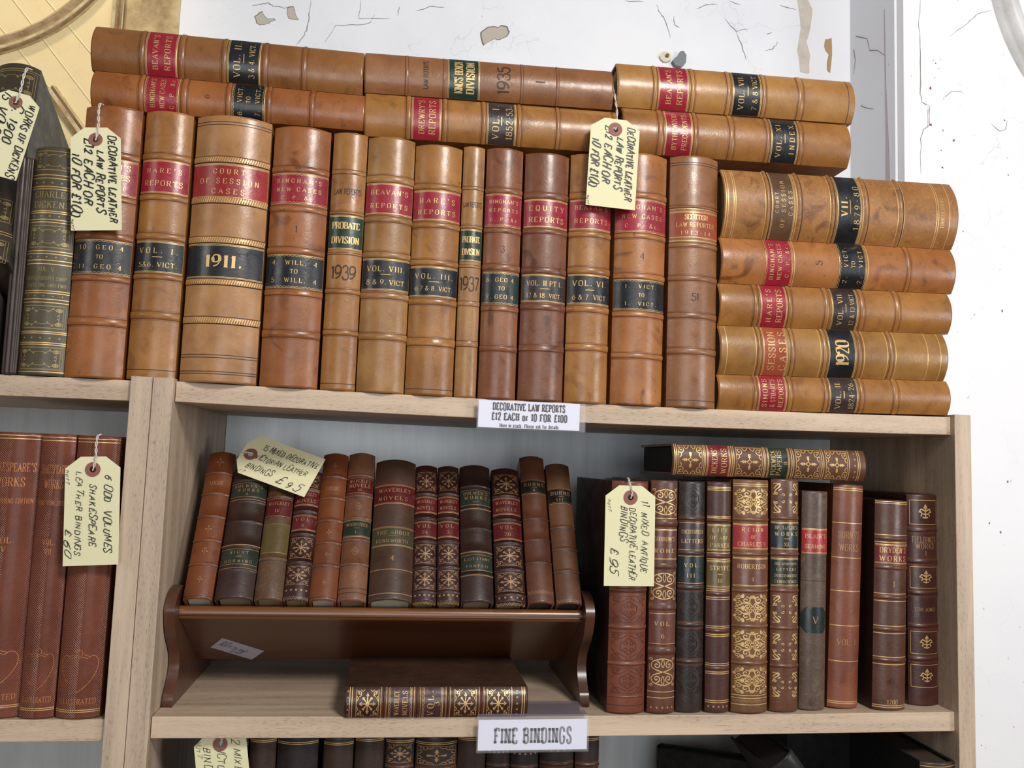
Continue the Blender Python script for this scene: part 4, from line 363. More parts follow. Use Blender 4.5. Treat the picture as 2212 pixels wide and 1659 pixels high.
def lettering(mb,text,cx,cy,H,maxw,F,mat,style='serif',fill=False,seed=0,weight=1,start=None):
    """centre (cx,cy) in surface metres; H cap height"""
    if text=='-':
        ribbon(mb,[(cx-maxw*.13,cy),(cx+maxw*.13,cy)],lambda *a:H*.09,F,mat,.003); return
    rnd=random.Random(seed+len(text)); st,W=strokes(text,style,rnd); k=H/6; kx=k
    if fill is True and W*k<maxw and len(text)>1:
        ex=min((maxw/k-W)/(len(text)-1),2.6); st,W=strokes(text,style,random.Random(seed),ex)
    if W*kx>maxw or fill=='f': kx=maxw/W
    thin,thick=SW[style]; kk=min(kx,k)*.75+min(k,kx*1.6)*.25
    def wf(dx,dy,t):
        if style=='hand': return thin*k*weight*(1 if .08<t<.92 else .7)
        diag=dx*dy>0 and abs(dx)>.22
        v=abs(dy)**1.4
        if diag and style in('serif','bold','cond'): return thin*kk*weight*1.2
        return (thick*min(kx,k)*v+thin*k*(1-v))*weight
    x0=(cx-W*kx/2) if start is None else start
    for p in st:
        q=[(x0+a*kx,cy+(b-3)*k) for a,b in p]
        ribbon(mb,q,wf,F,mat,.003 if H>.004 else None)
        if style in('serif','bold','slab','slab2','cond'):
            for e,nb in ((0,1),(-1,-2)):
                if len(p)<2: continue
                a,b=p[e],p[nb]; 
                if abs(a[1]-b[1])>.8*abs(a[0]-b[0]) and (abs(a[1])<.3 or abs(a[1]-6)<.3 or (abs(a[1]-4)<.2 and style=='slab2')) and len(p)<6:
                    hw={'serif':.75,'bold':1.0,'cond':.7,'slab':1.1,'slab2':.9}[style]; tw={'serif':.35,'bold':.5,'cond':.45,'slab':1.3,'slab2':.9}[style]
                    off=(tw/2-.1)*(1 if a[1]<1 else -1) if style in('slab','slab2') else 0
                    X=x0+a[0]*kx; Y=cy+(a[1]-3+off)*k
                    ribbon(mb,[(X-hw*kx,Y),(X+hw*kx,Y)],lambda *z:tw*k*weight,F,mat)
# ------------------------------------------------------------------ ornaments (unit square -1..1)
def spiral(cx,cy,r,a0,turns,sgn=1,n=14):
    return [(cx+r*(1-.85*i/n)*math.cos(a0+sgn*turns*2*PI*i/n),cy+r*(1-.85*i/n)*math.sin(a0+sgn*turns*2*PI*i/n)) for i in range(n+1)]
def circ(cx,cy,r,n=8): return [(cx+r*math.cos(2*PI*i/n),cy+r*math.sin(2*PI*i/n)) for i in range(n+1)]
def orn(kind,asp):
    S=[] # (pts,w)
    def m4(pts,w=.07):
        for a in (1,-1):
            for b in (1,-1): S.append(([(x*a,y*b) for x,y in pts],w))
    if kind=='dots3': 
        for x,y in ((-.28,0),(.28,0),(0,.5)): S.append((circ(x,y*asp**0,.10,6),.12))
        S.append(([(0,.3),(0,-.7)],.08))
    elif kind=='star':
        for i in range(8):
            a=PI/4*i; r=.62 if i%2==0 else .5
            S.append(([(0,0),(r*math.cos(a),r*math.sin(a))],.09)); 
            if i%2: S.append((circ(r*math.cos(a),r*math.sin(a),.07,5),.1))
            else: S.append(([(.5*math.cos(a+.22),.5*math.sin(a+.22)),(.72*math.cos(a),.72*math.sin(a)),(.5*math.cos(a-.22),.5*math.sin(a-.22))],.08))
        S.append((circ(0,0,.13),.08))
        m4(spiral(.68,.72,.22,PI,1.1)); m4([(.92,.25),(.8,.42),(.92,.6)],.06); m4([(.2,.92),(.38,.8),(.5,.93)],.06)
        m4([(.86,.9),(.5,.5)],.05)
        for y in (.98,-.98): S.append(([(-.95,y),(.95,y)],.05))
    elif kind=='cross':
        S.append(([(0,.2),(.14,0),(0,-.2),(-.14,0),(0,.2)],.07))
        for dx,dy in ((0,1),(0,-1),(1,0),(-1,0)):
            S.append(([(dx*.16,dy*.2),(dx*.38,dy*.45)],.09)); S.append((circ(dx*.42,dy*.5,.07,6),.1))
            S.append(([(dx*.3-dy*.1,dy*.34-dx*.1),(dx*.3+dy*.1,dy*.34+dx*.1)],.08)); S.append(([(dx*.5,dy*.6),(dx*.5+.001,dy*.72)],.06))
        m4(spiral(.7,.75,.24,PI,1.2)); m4([(.95,.5),(.8,.42),(.72,.3),(.86,.14),(.95,.1)],.08); m4([(.5,.95),(.45,.8),(.3,.75),(.15,.9)],.07); m4(spiral(.86,.9,.12,0,.9),.06)
        for x in (.98,-.98): S.append(([(x,-1),(x,1)],.05))
        for y in (.99,-.99): S.append(([(-1,y),(1,y)],.04))
    elif kind=='scroll':
        for cx,cy,r in ((.35,.62,.26),(.78,.34,.22),(.3,.16,.18),(.8,.82,.18),(.08,.85,.12),(.55,.05,.12),(.98,.6,.1),(.55,.95,.1)): m4(spiral(cx,cy,r,PI/2,1.3),.075)
        m4([(0,.1),(.2,.5),(.05,.95)],.08); m4([(.1,.35),(.5,.4),(.95,.05)],.07); m4(circ(.55,.85,.06,6),.08); m4(circ(.93,.55,.06,6),.08); m4([(.55,.1),(.7,.02),(.9,.12)],.07)
        S.append((circ(0,0,.12),.08))
    elif kind=='ogee':
        m4(chk([(.02,.98),(.35,.9),(.8,.75),(.85,.3),(.35,.1),(.02,0)]),.10); m4(spiral(.45,.5,.28,PI/2,1.2),.09); m4([(.02,.95),(.12,.6),(.02,.3)],.08); m4(spiral(.85,.9,.14,0,1),.08); m4([(.95,.6),(.95,.1)],.05)
    elif kind=='damask':
        S.append((([(0,.62),(.42,.2),(.42,-.2),(0,-.62),(-.42,-.2),(-.42,.2),(0,.62)]),.07)); m4(spiral(.2,.22,.2,0,1.2),.07); m4([(.05,.85),(.35,.62),(.72,.5),(.9,.2)],.06); m4(spiral(.75,.78,.2,PI,1.1),.07); m4([(.4,.95),(.5,.8),(.62,.95)],.06)
        for y in (1,-1): S.append(([(-.95,y),(.95,y)],.05))
    elif kind=='corner':
        m4([(.9,.95),(.9,.3)],.05) if 0 else None
        m4(chk([(.92,.2),(.8,.55),(.55,.7),(.45,.92),(.75,.85),(.9,.6)]),.11); m4(circ(.75,.3,.07,6),.1); m4([(.6,.5),(.4,.6)],.08); m4(spiral(.25,.2,.12,0,1),.06)
        m4([(.95,.95),(.5,.95)],.07)
    elif kind=='fleur':
        S.append(([(0,-.55),(0,.6)],.12)); S.append(([(-.12,.35),(0,.7),(.12,.35)],.1))
        for a in (1,-1): S.append(([(0,.1),(.3*a,.3),(.45*a,.05),(.25*a,0)],.13)); S.append(([(0,-.2),(.25*a,-.1),(.32*a,-.35)],.11)); S.append(([(0,-.5),(.2*a,-.42)],.1))
        S.append((([(-.95,-1),(-.95,1),(.95,1),(.95,-1),(-.95,-1)]),.045))
    elif kind=='loz':
        S.append(([(0,.7),(.45,0),(0,-.7),(-.45,0),(0,.7)],.07)); S.append((circ(0,0,.15,6),.06))
    elif kind=='heart':
        h=[(0,-1),(-.5,-.6),(-.86,.0),(-.88,.5),(-.62,.72),(-.35,.5),(-.2,.62),(0,.55)]
        S.append((chk(h),.035)); S.append((chk([(-x,y) for x,y in h]),.035)); S.append((circ(0,.78,.15,10),.035)); S.append(([(-.5,.62),(-.2,.72)],.03)); S.append(([(.5,.62),(.2,.72)],.03))
    elif kind=='frame':
        for k in (1.0,.90): S.append((([(-k,-1*k**.5),(-k,k**.5),(k,k**.5),(k,-k**.5),(-k,-k**.5)]),.035))
        m4(circ(.72,.62,.13,8),.1); m4(circ(.72,.62,.05,5),.08)
        m4(chk([(.58,.62),(.42,.72),(.3,.5),(.15,.6),(0,.62)]),.05); m4([(.42,.72),(.5,.78)],.09); m4([(.3,.5),(.22,.42)],.1); m4([(.72,.42),(.74,0)],.04); m4([(.64,.1),(.74,.22)],.08)
    return S
def draw_orn(mb,kind,z0,z1,hw,F,mat):
    h=z1-z0; cz=(z0+z1)/2
    if kind=='dotrow':
        n=5
        for i in range(n):
            x=(-.75+1.5*i/(n-1))*hw; r=min(h*.28,.0009); ribbon(mb,[(x-r,cz),(x+r,cz)],lambda *a:2*r,F,mat)
        return
    if kind=='zig':
        n=14; ribbon(mb,[((-1+2*i/n)*hw*.95,z0+h*(.15 if i%2 else .85)) for i in range(n+1)],lambda *a:.0006,F,mat); ribbon(mb,[((-1+2*i/n)*hw*.95,z0+h*(.75 if i%2 else .25)) for i in range(n+1)],lambda *a:.0004,F,mat); return
    sx=hw*.93; sy=h/2*.96
    if kind in('dots3','loz'): sx=min(sx,sy*1.2); 
    if kind in('fleur',): pass
    if kind in ('star','cross') and 0: pass
    for pts,w in orn(kind,sx/sy):
        ww=w*min(sx,sy*1.3)*.72
        q=[(x*sx,cz+y*sy) for x,y in pts]
        if kind=='fleur' and len(pts)<5 : q=[(x*sx*.9,cz+y*sy*.95) for x,y in pts]
        ribbon(mb,q,lambda *a:max(ww,.00035),F,mat,.0035)
# ------------------------------------------------------------------ books
BODY={}
def make_book(b,idx):
    w,h,s,dep=b['w'],b['h'],b['s'],b['d']
    O=Vector(b['O']); r=b['r']
    R=Matrix.Rotation(math.radians(r[1]),3,r[0]) if r[0] in 'YZ' else Matrix.Rotation(math.radians(r[1]),3,'X')@Matrix.Rotation(math.radians(r[2]),3,'Y')
    t=thing(b['n'],b['l'],'book',O,R,b.get('g'))
    Rr=(w*w/4+s*s)/(2*s); am=math.asin(min(1,w/2/Rr)); ul=am*Rr
    def S(u,v,off=0.0):
        a=u/Rr; return (Rr*math.sin(a)+off*math.sin(a),Rr-Rr*math.cos(a)-off*math.cos(a),v)
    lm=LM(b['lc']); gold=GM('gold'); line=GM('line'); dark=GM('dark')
    trough=b.get('g') and 'trough' in b['g']
    # surface offset profile and material rows along the spine
    marks=[];bands=[];pts={0.0,h}
    rc=.0022
    def headoff(z):
        d=min(z,h-z)
        return -(rc-math.sqrt(max(0,rc*rc-(rc-d)**2)))*.8 if d<rc else 0
    for k in (0,.15,.4,.7,1): pts|={rc*k,h-rc*k}
    for f in b['f']:
        k=f[0]
        if k=='B': bands.append((f[1],f[2],.0007)); marks+=[(f[1]-.0006,f[1]+.0002,line),(f[2]-.0002,f[2]+.0006,line),(f[1]-.0016,f[1]-.0012,line),(f[2]+.0012,f[2]+.0016,line)]; pts|={f[1]-.0001,f[1]+.0009,f[2]-.0009,f[2]+.0001}
        elif k=='b': bands.append((f[1]-.0012,f[1]+.0012,.0010)); pts|={f[1]-.0012,f[1]-.0004,f[1]+.0004,f[1]+.0012}; marks.append((f[1]-.0021,f[1]-.0012,dark))
        elif k=='N': bands.append((f[1]-.0024,f[1]+.0024,.0022)); pts|={f[1]-.0024,f[1]-.0012,f[1]+.0012,f[1]+.0024}; marks.append((f[1]-.0034,f[1]-.0022,GM('dark')))
        elif k=='g': marks.append((f[1]-.00035,f[1]+.00035,gold if not trough else GM('gilt')))
        elif k=='d': marks.append((f[1]-.0004,f[1]+.0004,dark))
        elif k=='D': marks+=[(f[1]-.0003,f[1]+.0004,line),(f[2]-.0004,f[2]+.0003,line)]; bands.append((f[1],f[2],.0005)); pts|={f[1],f[1]+.0006,f[2]-.0006,f[2]}
        elif k=='r': marks+=[(f[1]-.0001,f[1]+.0007,dark),(f[2]-.0007,f[2]+.0001,dark)]; bands.append((f[1],f[2],.0007)); pts|={f[1],f[1]+.0008,f[2]-.0008,f[2]}
    if b['lc']=='ribbed': pass
    def off(z):
        o=headoff(z)
        for a,c,hh in bands:
            if a<z<c: 
                e=min(z-a,c-z); o+=hh*min(1,e/.0009) if hh<.002 else hh*math.sin(min(1,e/.0024)*PI/2)
        return o
    for a,c,m in marks: pts|={max(0,a),min(h,c)}
    n=int(h/.012)
    for i in range(1,n): pts.add(h*i/n)
    zs=sorted(p for p in pts if 0<=p<=h); zs=[z for i,z in enumerate(zs) if i==0 or z-zs[i-1]>.00004]
    nu=22; us=[-ul+2*ul*i/nu for i in range(nu+1)]
    ribbed=b['lc']=='ribbed'
    def ro(u): return .0012*abs(math.sin(u/ul*PI*1.5)) if ribbed else 0
    mb=MB()
    rows=[[S(u,z,off(z)+ro(u)) for u in us] for z in zs]
    def matf(j):
        zc=(zs[j]+zs[j+1])/2
        for a,c,m in reversed(marks):
            if a<=zc<=c: return m
        return lm
    mb.grid(rows,matf,True)
    inn=[[S(u,z,-.0013) for u in us] for z in (.0,h)]
    mb.grid(inn,lm,True,flip=True)
    for z,fl in ((0,False),(h,True)):
        mb.grid([[S(u,z,-.0013) for u in us],[S(u,z,off(z)+ro(u)) for u in us]],lm,False,flip=fl)
    cw=2*ul
    for f in b['f']:
        k=f[0]
        if k=='r':
            nn=int(cw/.0022)
            for i in range(nn):
                u=-ul+cw*(i+.3)/nn; ribbon(mb,[(u,f[1]+.0012),(u+.0016,f[2]-.0012)],lambda *a:.0007,lambda x,y:S(x,y,.00085),gold)
        elif k=='T':
            col=f[4] if len(f)>4 else 'dark'; st=f[5] if len(f)>5 else 'serif'; mw=f[6]*w if len(f)>6 else w*.8
            lettering(mb,f[3],0,f[1],f[2],mw,lambda x,y:S(x,y,.0002),GM(col),st,fill=len(f)>6 and len(f[3])>2)
        elif k=='P':
            col=f[4] if len(f)>4 else 'gilt'
            draw_orn(mb,f[3],f[1],f[2],ul*.97,lambda x,y:S(x,y,.0002 if 'blind' not in col else .0005),GM(col))
    sp_=mb.build('spine',t)
    # labels
    for f in b['f']:
        if f[0]=='L':
            _,z0,z1,col,bd,lines=f; lb=MB(); m=LB(col); H=z1-z0; g=gold if not trough else GM('gilt')
            cut=[0,H]; gl=[]
            if bd in('g','z'): gl=[(.0,.0007),(.0012,.0016),(H-.0016,H-.0012),(H-.0007,H)]
            if bd=='z': gl=[(.0,.0006),(H-.0006,H)]
            if bd=='n': gl=[(.0006,.0010),(H-.0010,H-.0006)]
            for a,c in gl: cut+=[a,c]
            cut=sorted(set(round(c,6) for c in cut)); uu=ul-.0006
            ug=[-uu+2*uu*i/20 for i in range(21)]
            e=.0004
            zz=[z0+c for c in cut]
            rows=[[S(u,zz[0],.0) for u in ug]]+[[S(u,z,e) for u in ug] for z in zz]+[[S(u,zz[-1],.0) for u in ug]]
            def mf(j):
                j-=1
                if j<0 or j>=len(zz)-1: return m
                c=(zz[j]+zz[j+1])/2-z0
                return g if any(a<=c<=d for a,d in gl) else m
            lb.grid(rows,mf,True)
            if bd=='z':
                for zz0,sg in ((z0+.0016,1),(z1-.0016,-1)):
                    nn=max(8,int(2*uu/.0018)); ribbon(lb,[(-uu+2*uu*i/nn,zz0+(.0004 if i%2 else -.0004)) for i in range(nn+1)],lambda *a:.0003,lambda x,y:S(x,y,e+.0002),g)
            tsc=.78 if b['n']=='law_report_book' else .9
            for ln in lines:
                st=ln[3] if len(ln)>3 else 'serif'
                lettering(lb,ln[0],0,z0+H*ln[1],H*ln[2]*(tsc if st!='cond' else .9),w*(.80 if st!='bold' else .46*(1.1 if len(ln[0])<5 else 1.0)),lambda x,y:S(x,y,e+.0002),g,st,fill=len(ln[0])>3)
            o=lb.build('volume_label' if (lines and any(ch.isdigit() or x[0].startswith('VOL') or 'VICT' in x[0] for x in lines for ch in x[0])) else 'title_label',sp_)
            o['label']={'red':'red','red2':'red','redl':'red','black':'black','green':'dark green','teal':'dark teal','brown':'dark brown','rust':'rust brown','dbrown':'dark brown','maroon':'maroon','maroonl':'maroon','dgreen':'very dark green','olivel':'olive','dolive':'dark olive','dblack':'black','mbrown':'brown','mbrown2':'brown','mdark':'dark maroon','meve':'dark purple brown'}[col]+' leather label with gilt edges'
        elif f[0]=='O':
            lb=MB(); m=LB('teal'); z0,z1=f[1],f[2]; H=z1-z0; g=GM('gilt')
            rows=[]
            for k in range(9):
                q=k/8; hw=ul*.97*(1 if .25<=q<=.75 else .62+.38*(q if q<.25 else 1-q)/.25)
                rows.append([S(-hw+2*hw*i/16,z0+H*q,.0004) for i in range(17)])
            lb.grid(rows,m,True)
            lettering(lb,f[4],0,(z0+z1)/2,H*.25,w*.3,lambda x,y:S(x,y,.0006),g,'serif')
            o=lb.build('volume_label',sp_); o['label']='eight-sided dark green label'
    # boards
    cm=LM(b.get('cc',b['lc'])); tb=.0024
    for nm,sg in (('back_cover',-1),('front_cover',1)):
        cb=MB(); x0,x1=sorted((sg*(w/2-tb),sg*(w/2+.0)))
        cb.box(x0,x1,s+.0003,dep,0,h,cm,.0005); cb.build(nm,t)
    pm={'white':plain('paper_white',(196,192,172),.8),'dark':plain('paper_dark',(70,56,44),.8),'black':plain('paper_black',(26,24,22),.7)}.get(b.get('pg'),plain('paper_cream',(150,128,98),.85))
    pb=MB(); ins=.0030; hw=w/2-tb-.0002
    a1=[S(u*.985,0,-.0016) for u in us if abs(S(u*.985,0,-.0016)[0])<hw]
    poly=[(p[0],p[1]) for p in a1]+[(hw,dep-.004),(-hw,dep-.004)]
    pb.prism(poly,[],lambda x,y,tt:(x,y,tt),ins,h-ins,pm); pb.build('page_block',t)
    return t
for i,b in enumerate(DATA['books']): make_book(b,i)
# ------------------------------------------------------------------ bookcases
W=.764; Z1=-.2944; TH=.0185; D=.26; FL=-1.5
oakx=wood('oak_shelf',(212,188,162),(140,116,96),'X'); oakz=wood('oak_post',(206,183,158),(124,106,92),'Z')
oaky=oakz
backm=wood('back_panel_grey',(222,230,234),(176,188,194),'Z',.30,.6)
sidem=oakz
def sagf(s,x0,w):
    def fn(c): u=(c.x-x0)/w; return (c.x,c.y,c.z-4*s*u*(1-u))
    return fn
bc=thing('bookcase','Pale oak bookcase filling most of the photo, with law reports on top','bookcase',(W/2,D/2,FL))
def part(mb,name,parent):
    o=mb.build(name,parent); o.matrix_parent_inverse=parent.matrix_world.inverted(); return o
for x0,x1 in ((-.0183,-.0004),(W,W+.018)):
    m=MB(); m.box(x0,x1,0,D,FL,.0024,oakz,.0006); part(m,'side_panel',bc)
for z,s in ((0,.0035),(Z1,.0016),(-.5135,0),(-.78,0),(-1.05,0),(-1.40,0)):
    m=MB(); m.box(.0002,W-.0003,.006,D-.013,z-TH,z,oakx,.0006,sagf(s,0,W),24); part(m,'shelf',bc)
m=MB(); m.box(.0002,W-.0003,D-.012,D-.004,-1.40,-.001,backm); part(m,'back_panel',bc)
m=MB(); m.box(.0002,W-.0003,.03,.04,FL,-1.4187,oakx); part(m,'plinth',bc)
lb=thing('bookcase','Pale oak bookcase cut off at the left edge of the photo','bookcase',(-.45,D/2,FL))
for x0,x1 in ((-.0372,-.0188),(-.830,-.812)):
    m=MB(); m.box(x0,x1,0,D,FL,.0024,oakz,.0006); part(m,'side_panel',lb)
for z in (-.0012,Z1-.0020,-.54,-.80,-1.10,-1.40):
    m=MB(); m.box(-.8118,-.0375,.006,D-.013,z-TH,z,oakx,.0006); part(m,'shelf',lb)
m=MB(); m.box(-.8118,-.0375,D-.012,D-.004,-1.40,-.002,backm); part(m,'back_panel',lb)
m=MB(); m.box(-.8118,-.0375,.03,.04,FL,-1.4187,oakx); part(m,'plinth',lb)
# ------------------------------------------------------------------ book trough
mah=wood('mahogany',(84,44,20),(50,24,11),'X',.34,.5,.3); mahz=wood('mahogany_end',(86,52,36),(54,30,20),'Z',.34,.4,.3)  # board colour darkened to carry the shade on its downward face
mah_lit=wood('mahogany_lit',(124,76,40),(72,40,20),'X',.3,.6,.4)  # rail of the same wood, with the light it catches in its colour
tt=thing('book_trough','Dark mahogany book trough with scrolled ends holding small leather volumes','book trough',(.2,.115,Z1-.0010))
prof=DATA['prof']; fr=prof[::-1]  # foot to top (front)
poly=[tuple(p) for p in fr]; poly[0]=(poly[0][0],Z1-.0008)
top=[(.05,-.187),(.07,-.192),(.09,-.203),(.115,-.208)]
back=[(.23-y,z) for y,z in top[:-1]][::-1]+[(.23-p[0],p[1]) for p in prof]
back[-1]=(back[-1][0],Z1-.0008)
fullp=poly+top+back
fullp=[fullp[0]]+chk(fullp[1:-1],2)+[fullp[-1]]
for x0,x1 in ((.0007,.0101),(.3885,.3975)):
    m=MB(); m.prism(fullp,[],lambda y,z,t:(t,y,z),x0,x1,mahz,sm=True); part(m,'end_board',tt)
BA=math.radians(32); cb,sb=math.cos(BA),math.sin(BA)
def board(P,along,nrm,L,t,mat,name,bead=False):
    P=Vector(P);a=Vector(along);n=Vector(nrm)
    m=MB(); X0,X1=.0103,.3883
    cs=[(0,0),(L,0),(L,-t),(0,-t)]
    if bead: cs=[(0,0),(L,0),(L,-t),(0,-t)]+[(-.0045*math.sin(k*PI/6),-t/2-(t/2)*math.cos(k*PI/6)) for k in range(1,6)]
    m.prism(cs,[],lambda u,v,x:tuple(Vector((x,0,0))+P+a*u+n*v),X0,X1,mat)
    return part(m,name,tt)
fbd=board((0,.0375,-.2048),(0,cb,-sb),(0,sb,cb),.116,.009,mah,'front_board')
m=MB(); 
cs=[(.0052*math.cos(k*PI/8),.0062*math.sin(k*PI/8)) for k in range(16)]
m.prism(cs,[],lambda u,v,x:(x,.0385+u,-.2105+v),.0103,.3883,mah_lit,sm=True); rl=part(m,'front_rail',tt); rl.parent=fbd; rl.matrix_parent_inverse=Matrix.Identity(4)
Pb=Vector((0,.0375,-.2048))+Vector((0,cb,-sb))*.108+Vector((0,sb,cb))*(.0004)
board(Pb,(0,sb,cb),(0,cb,-sb),.105,-.009,mah,'back_board')
# sticker
st=[Vector(p) for p in DATA['stick']]; bn=Vector((0,sb,cb)); 
o0=st[0]; ex=(st[3]-st[0]); ey=(st[1]-st[0]); Lx=ex.length; Ly=ey.length; exn=ex.normalized(); nn=-bn; eyn=(ey-exn*ey.dot(exn)).normalized(); shear=ey.dot(exn)
PL=lambda x,y,z=0.0: o0+exn*(x+shear*y/Ly)+eyn*y+nn*(z+.0001)
m=MB(); m.prism([(.0,.0),(Lx,0),(Lx,Ly*.98),(0,Ly*.98)],[],PL,0,.0002,plain('sticker_paper',(172,168,184),.5))
ink=plain('sticker_ink',(60,58,80),.6)
for tx,yy,x0,w_ in (('OLD',.76,.1,.17),('BOOK STAND',.5,.08,.62),('£48',.22,.42,.22)): lettering(m,tx,0,Ly*yy,Ly*.2,Lx*w_,lambda x,y:PL(x,y,.0004),ink,'hand',start=Lx*x0,weight=.7)
so=m.build('price_sticker'); tag(so,'Small white handwritten sticker on the front board of the book trough','sticker')
m=MB(); m.prism([(-.005,-.0008),(-.005,.0850),(.138,.0025),(.138,-.0008)],[],lambda y,z,t:(t,y,z),-.36,-.1590,plain('rest_grey',(70,68,64),.7))
tag(m.build('book_rest'),'Dark grey sloping rest at the left edge, under the reclining gilt volume','book rest')
# ------------------------------------------------------------------ price tags
card=plain('tag_card',(228,222,180),.7); ringm=plain('tag_ring',(138,84,76),.6); inkm=plain('tag_ink',(30,30,34),.5); strm=plain('tag_string',(206,198,190),.8)
def make_tag(T,M,label):
    """M: matrix of the tag plane (x right, y up in the plane, z toward the viewer) at the hole"""
    w,L=T['w'],T['L']; topy=L*.135; cx=w*.27; cy=L*.12
    t=thing('price_tag',label,'price tag',M.to_translation(),M.to_3x3())
    poly=[(-w/2,-L),(w/2,-L),(w/2,topy-cy),(w/2-cx,topy),(-w/2+cx,topy),(-w/2,topy-cy)]
    hole=[(.0028*math.cos(2*PI*i/16),.0028*math.sin(2*PI*i/16)) for i in range(16)][::-1]
    m=MB(); bend=T.get('bend',.0025)
    def P(x,y,z): return (x,y,z+bend*(1-((y+L)/(L+topy)-.5)**2*4)*.3)
    m.prism(poly,[hole],P,-.0002,.0002,card)
    full=L+topy; rnd=7
    for tx,xf,t0,t1,hf in T['lines']:
        rnd+=3
        H=w*hf*.86
        # text runs down the card: text x -> -y, text y -> +x
        X=-w/2+w*xf; ya=topy-full*t0; ln=full*(t1-t0)
        def F(a,bb): 
            p=P(bb,-a,.00045); return p
        lettering(m,tx,0,X,H,ln,F,inkm,'hand',fill='f',seed=rnd,start=-ya,weight=T['hand']/.066)
    cd_=m.build('card',t)
    r=MB(); ro=w*.14
    r.prism([(ro*math.cos(2*PI*i/28),ro*math.sin(2*PI*i/28)) for i in range(28)],[hole],P,.0003,.0007,ringm); r.build('eyelet_ring',cd_)
    s=MB()
    A=M.inverted()@Vector(T['an'])
    n=26
    for ph in (0,PI):
        pts=[]
        for i in range(n+1):
            q=i/n; base_=Vector((0,-.001,.0012)).lerp(A,q); tw=.0007*math.sin(PI*min(1,q*3)) if q<.33 else .0007
            a=ph+q*16; bow=Vector((.0012*math.sin(q*5),0,.002*math.sin(q*PI)))
            pts.append(base_+bow+Vector((math.cos(a)*tw,0,math.sin(a)*tw)))
        pts.append(pts[-1]+Vector((.0005,.0015,-.006)))
        s.tube(pts,.00055,strm,6)
    s.build('string',t)
    return t
for T in DATA['tags']:
    a=math.radians(T['a']); hx=Vector(T['h'])
    right=Vector((math.cos(a),0,math.sin(a))); up=Vector((-math.sin(a),0,math.cos(a))); fw=Vector((0,-1,0))
    M=Matrix.Identity(4)
    for i,v in enumerate((right,up,fw)):
        for j in range(3): M[j][i]=v[j]
    M.translation=hx; make_tag(T,M,T['l'])
T=DATA['ttag']; tb_=math.radians(32); Yv=Vector((0,math.cos(tb_),-math.sin(tb_))); Vv=Vector((0,math.sin(tb_),math.cos(tb_)))
a=math.radians(T['a']); ux=Vector((1,0,0)); right=ux*math.cos(a)+Vv*math.sin(a); up=-ux*math.sin(a)+Vv*math.cos(a)
M=Matrix.Identity(4)
for i,v in enumerate((right,up,-Yv)):
    for j in range(3): M[j][i]=v[j]
hp=Vector(T['P0'])+ux*T['h'][0]+Vv*T['h'][1]; M.translation=hp
T['an']=list(hp-ux*.013+Vv*.002+Yv*.004); T['hand']=.045
T['lines']=[("15 MIXED DECORATIVE",.76,.22,.96,.17),("VICTORIAN LEATHER",.50,.19,.88,.16),("BINDINGS",.24,.14,.5,.16),("£ 95",.16,.58,.88,.2),("NUTT",.06,.0,.16,.08)]
make_tag(T,M,'Cream price tag reading 15 MIXED DECORATIVE, lying slanted across the trough volumes')
# ------------------------------------------------------------------ shelf-edge signs
clear=plain('clear_plastic',(236,234,242),.12,0,.5,0,.07); flapm=plain('tinted_plastic',(150,138,150),.15,0,.6,0,.55)
paper=plain('sign_paper',(232,233,248),.55)
def sign(q,lines,inkc,label,papr,flap):
    P=[Vector(p) for p in q]; c=(P[0]+P[1]+P[2]+P[3])/4; ex=((P[1]-P[0])+(P[2]-P[3])).normalized(); ez=Vector((0,0,1)); ez=(ez-ex*ez.dot(ex)).normalized()
    w=((P[1]-P[0]).length+(P[2]-P[3]).length)/2; h=((P[0]-P[3]).length+(P[1]-P[2]).length)/2
    F=lambda x,y,z=0.0: c+ex*x+ez*y+Vector((0,-z,0))
    t=thing('shelf_sign',label,'sign',c)
    m=MB(); m.prism([(-w/2,-h/2),(w/2,-h/2),(w/2,h/2),(-w/2,h/2)],[],F,-.0030,-.0024,clear)
    m.prism([(-w/2,-h/2),(w/2,-h/2),(w/2,h/2),(-w/2,h/2)],[],F,.0008,.0012,clear)
    m.prism([(-w/2,-h/2-.0008),(w/2,-h/2-.0008),(w/2,-h/2),(-w/2,-h/2)],[],F,-.003,.0012,clear)
    hd=part(m,'holder',t)
    if flap:
        m=MB(); y0=c.y; zt=c.z+h/2+.0003
        m.box(c.x-w/2+.001,c.x+w/2-.001,y0+.003,y0+.046,zt-.0002,zt+.0004,flapm); part(m,'holder_flap',t).parent=hd
    m=MB(); x0,x1,y0_,y1=papr; m.prism([(-w/2+w*x0,-h/2+h*y0_),(-w/2+w*x1,-h/2+h*y0_),(-w/2+w*x1,-h/2+h*y1),(-w/2+w*x0,-h/2+h*y1)],[],F,-.001,-.0005,paper)
    ik=plain('sign_ink_%d'%inkc[0],inkc,.6)
    for tx,x,y,hh,ww,stl in lines: lettering(m,tx,-w/2+w*x,-h/2+h*y,h*hh,w*ww,lambda a,b:F(a,b,-.0003),ik,stl,fill='f',weight=1.05 if len(lines)>1 else .82)
    part(m,'paper_insert',t).parent=hd
sign(DATA['signs'][0],[("DECORATIVE LAW REPORTS",.475,.78,.24,.66,'slab'),("£12 EACH or 10 FOR £100",.48,.43,.24,.69,'slab'),("More in stock- Please ask for details",.48,.12,.12,.54,'slab2')],(52,52,56),'White shelf sign reading DECORATIVE LAW REPORTS on the edge of the top shelf',(.012,.945,.03,.985),False)
sign(DATA['signs'][1],[("FINE BINDINGS",.50,.44,.42,.68,'slab')],(122,122,128),'White shelf sign reading FINE BINDINGS in grey on the middle shelf edge',(.012,.985,.03,.90),True)
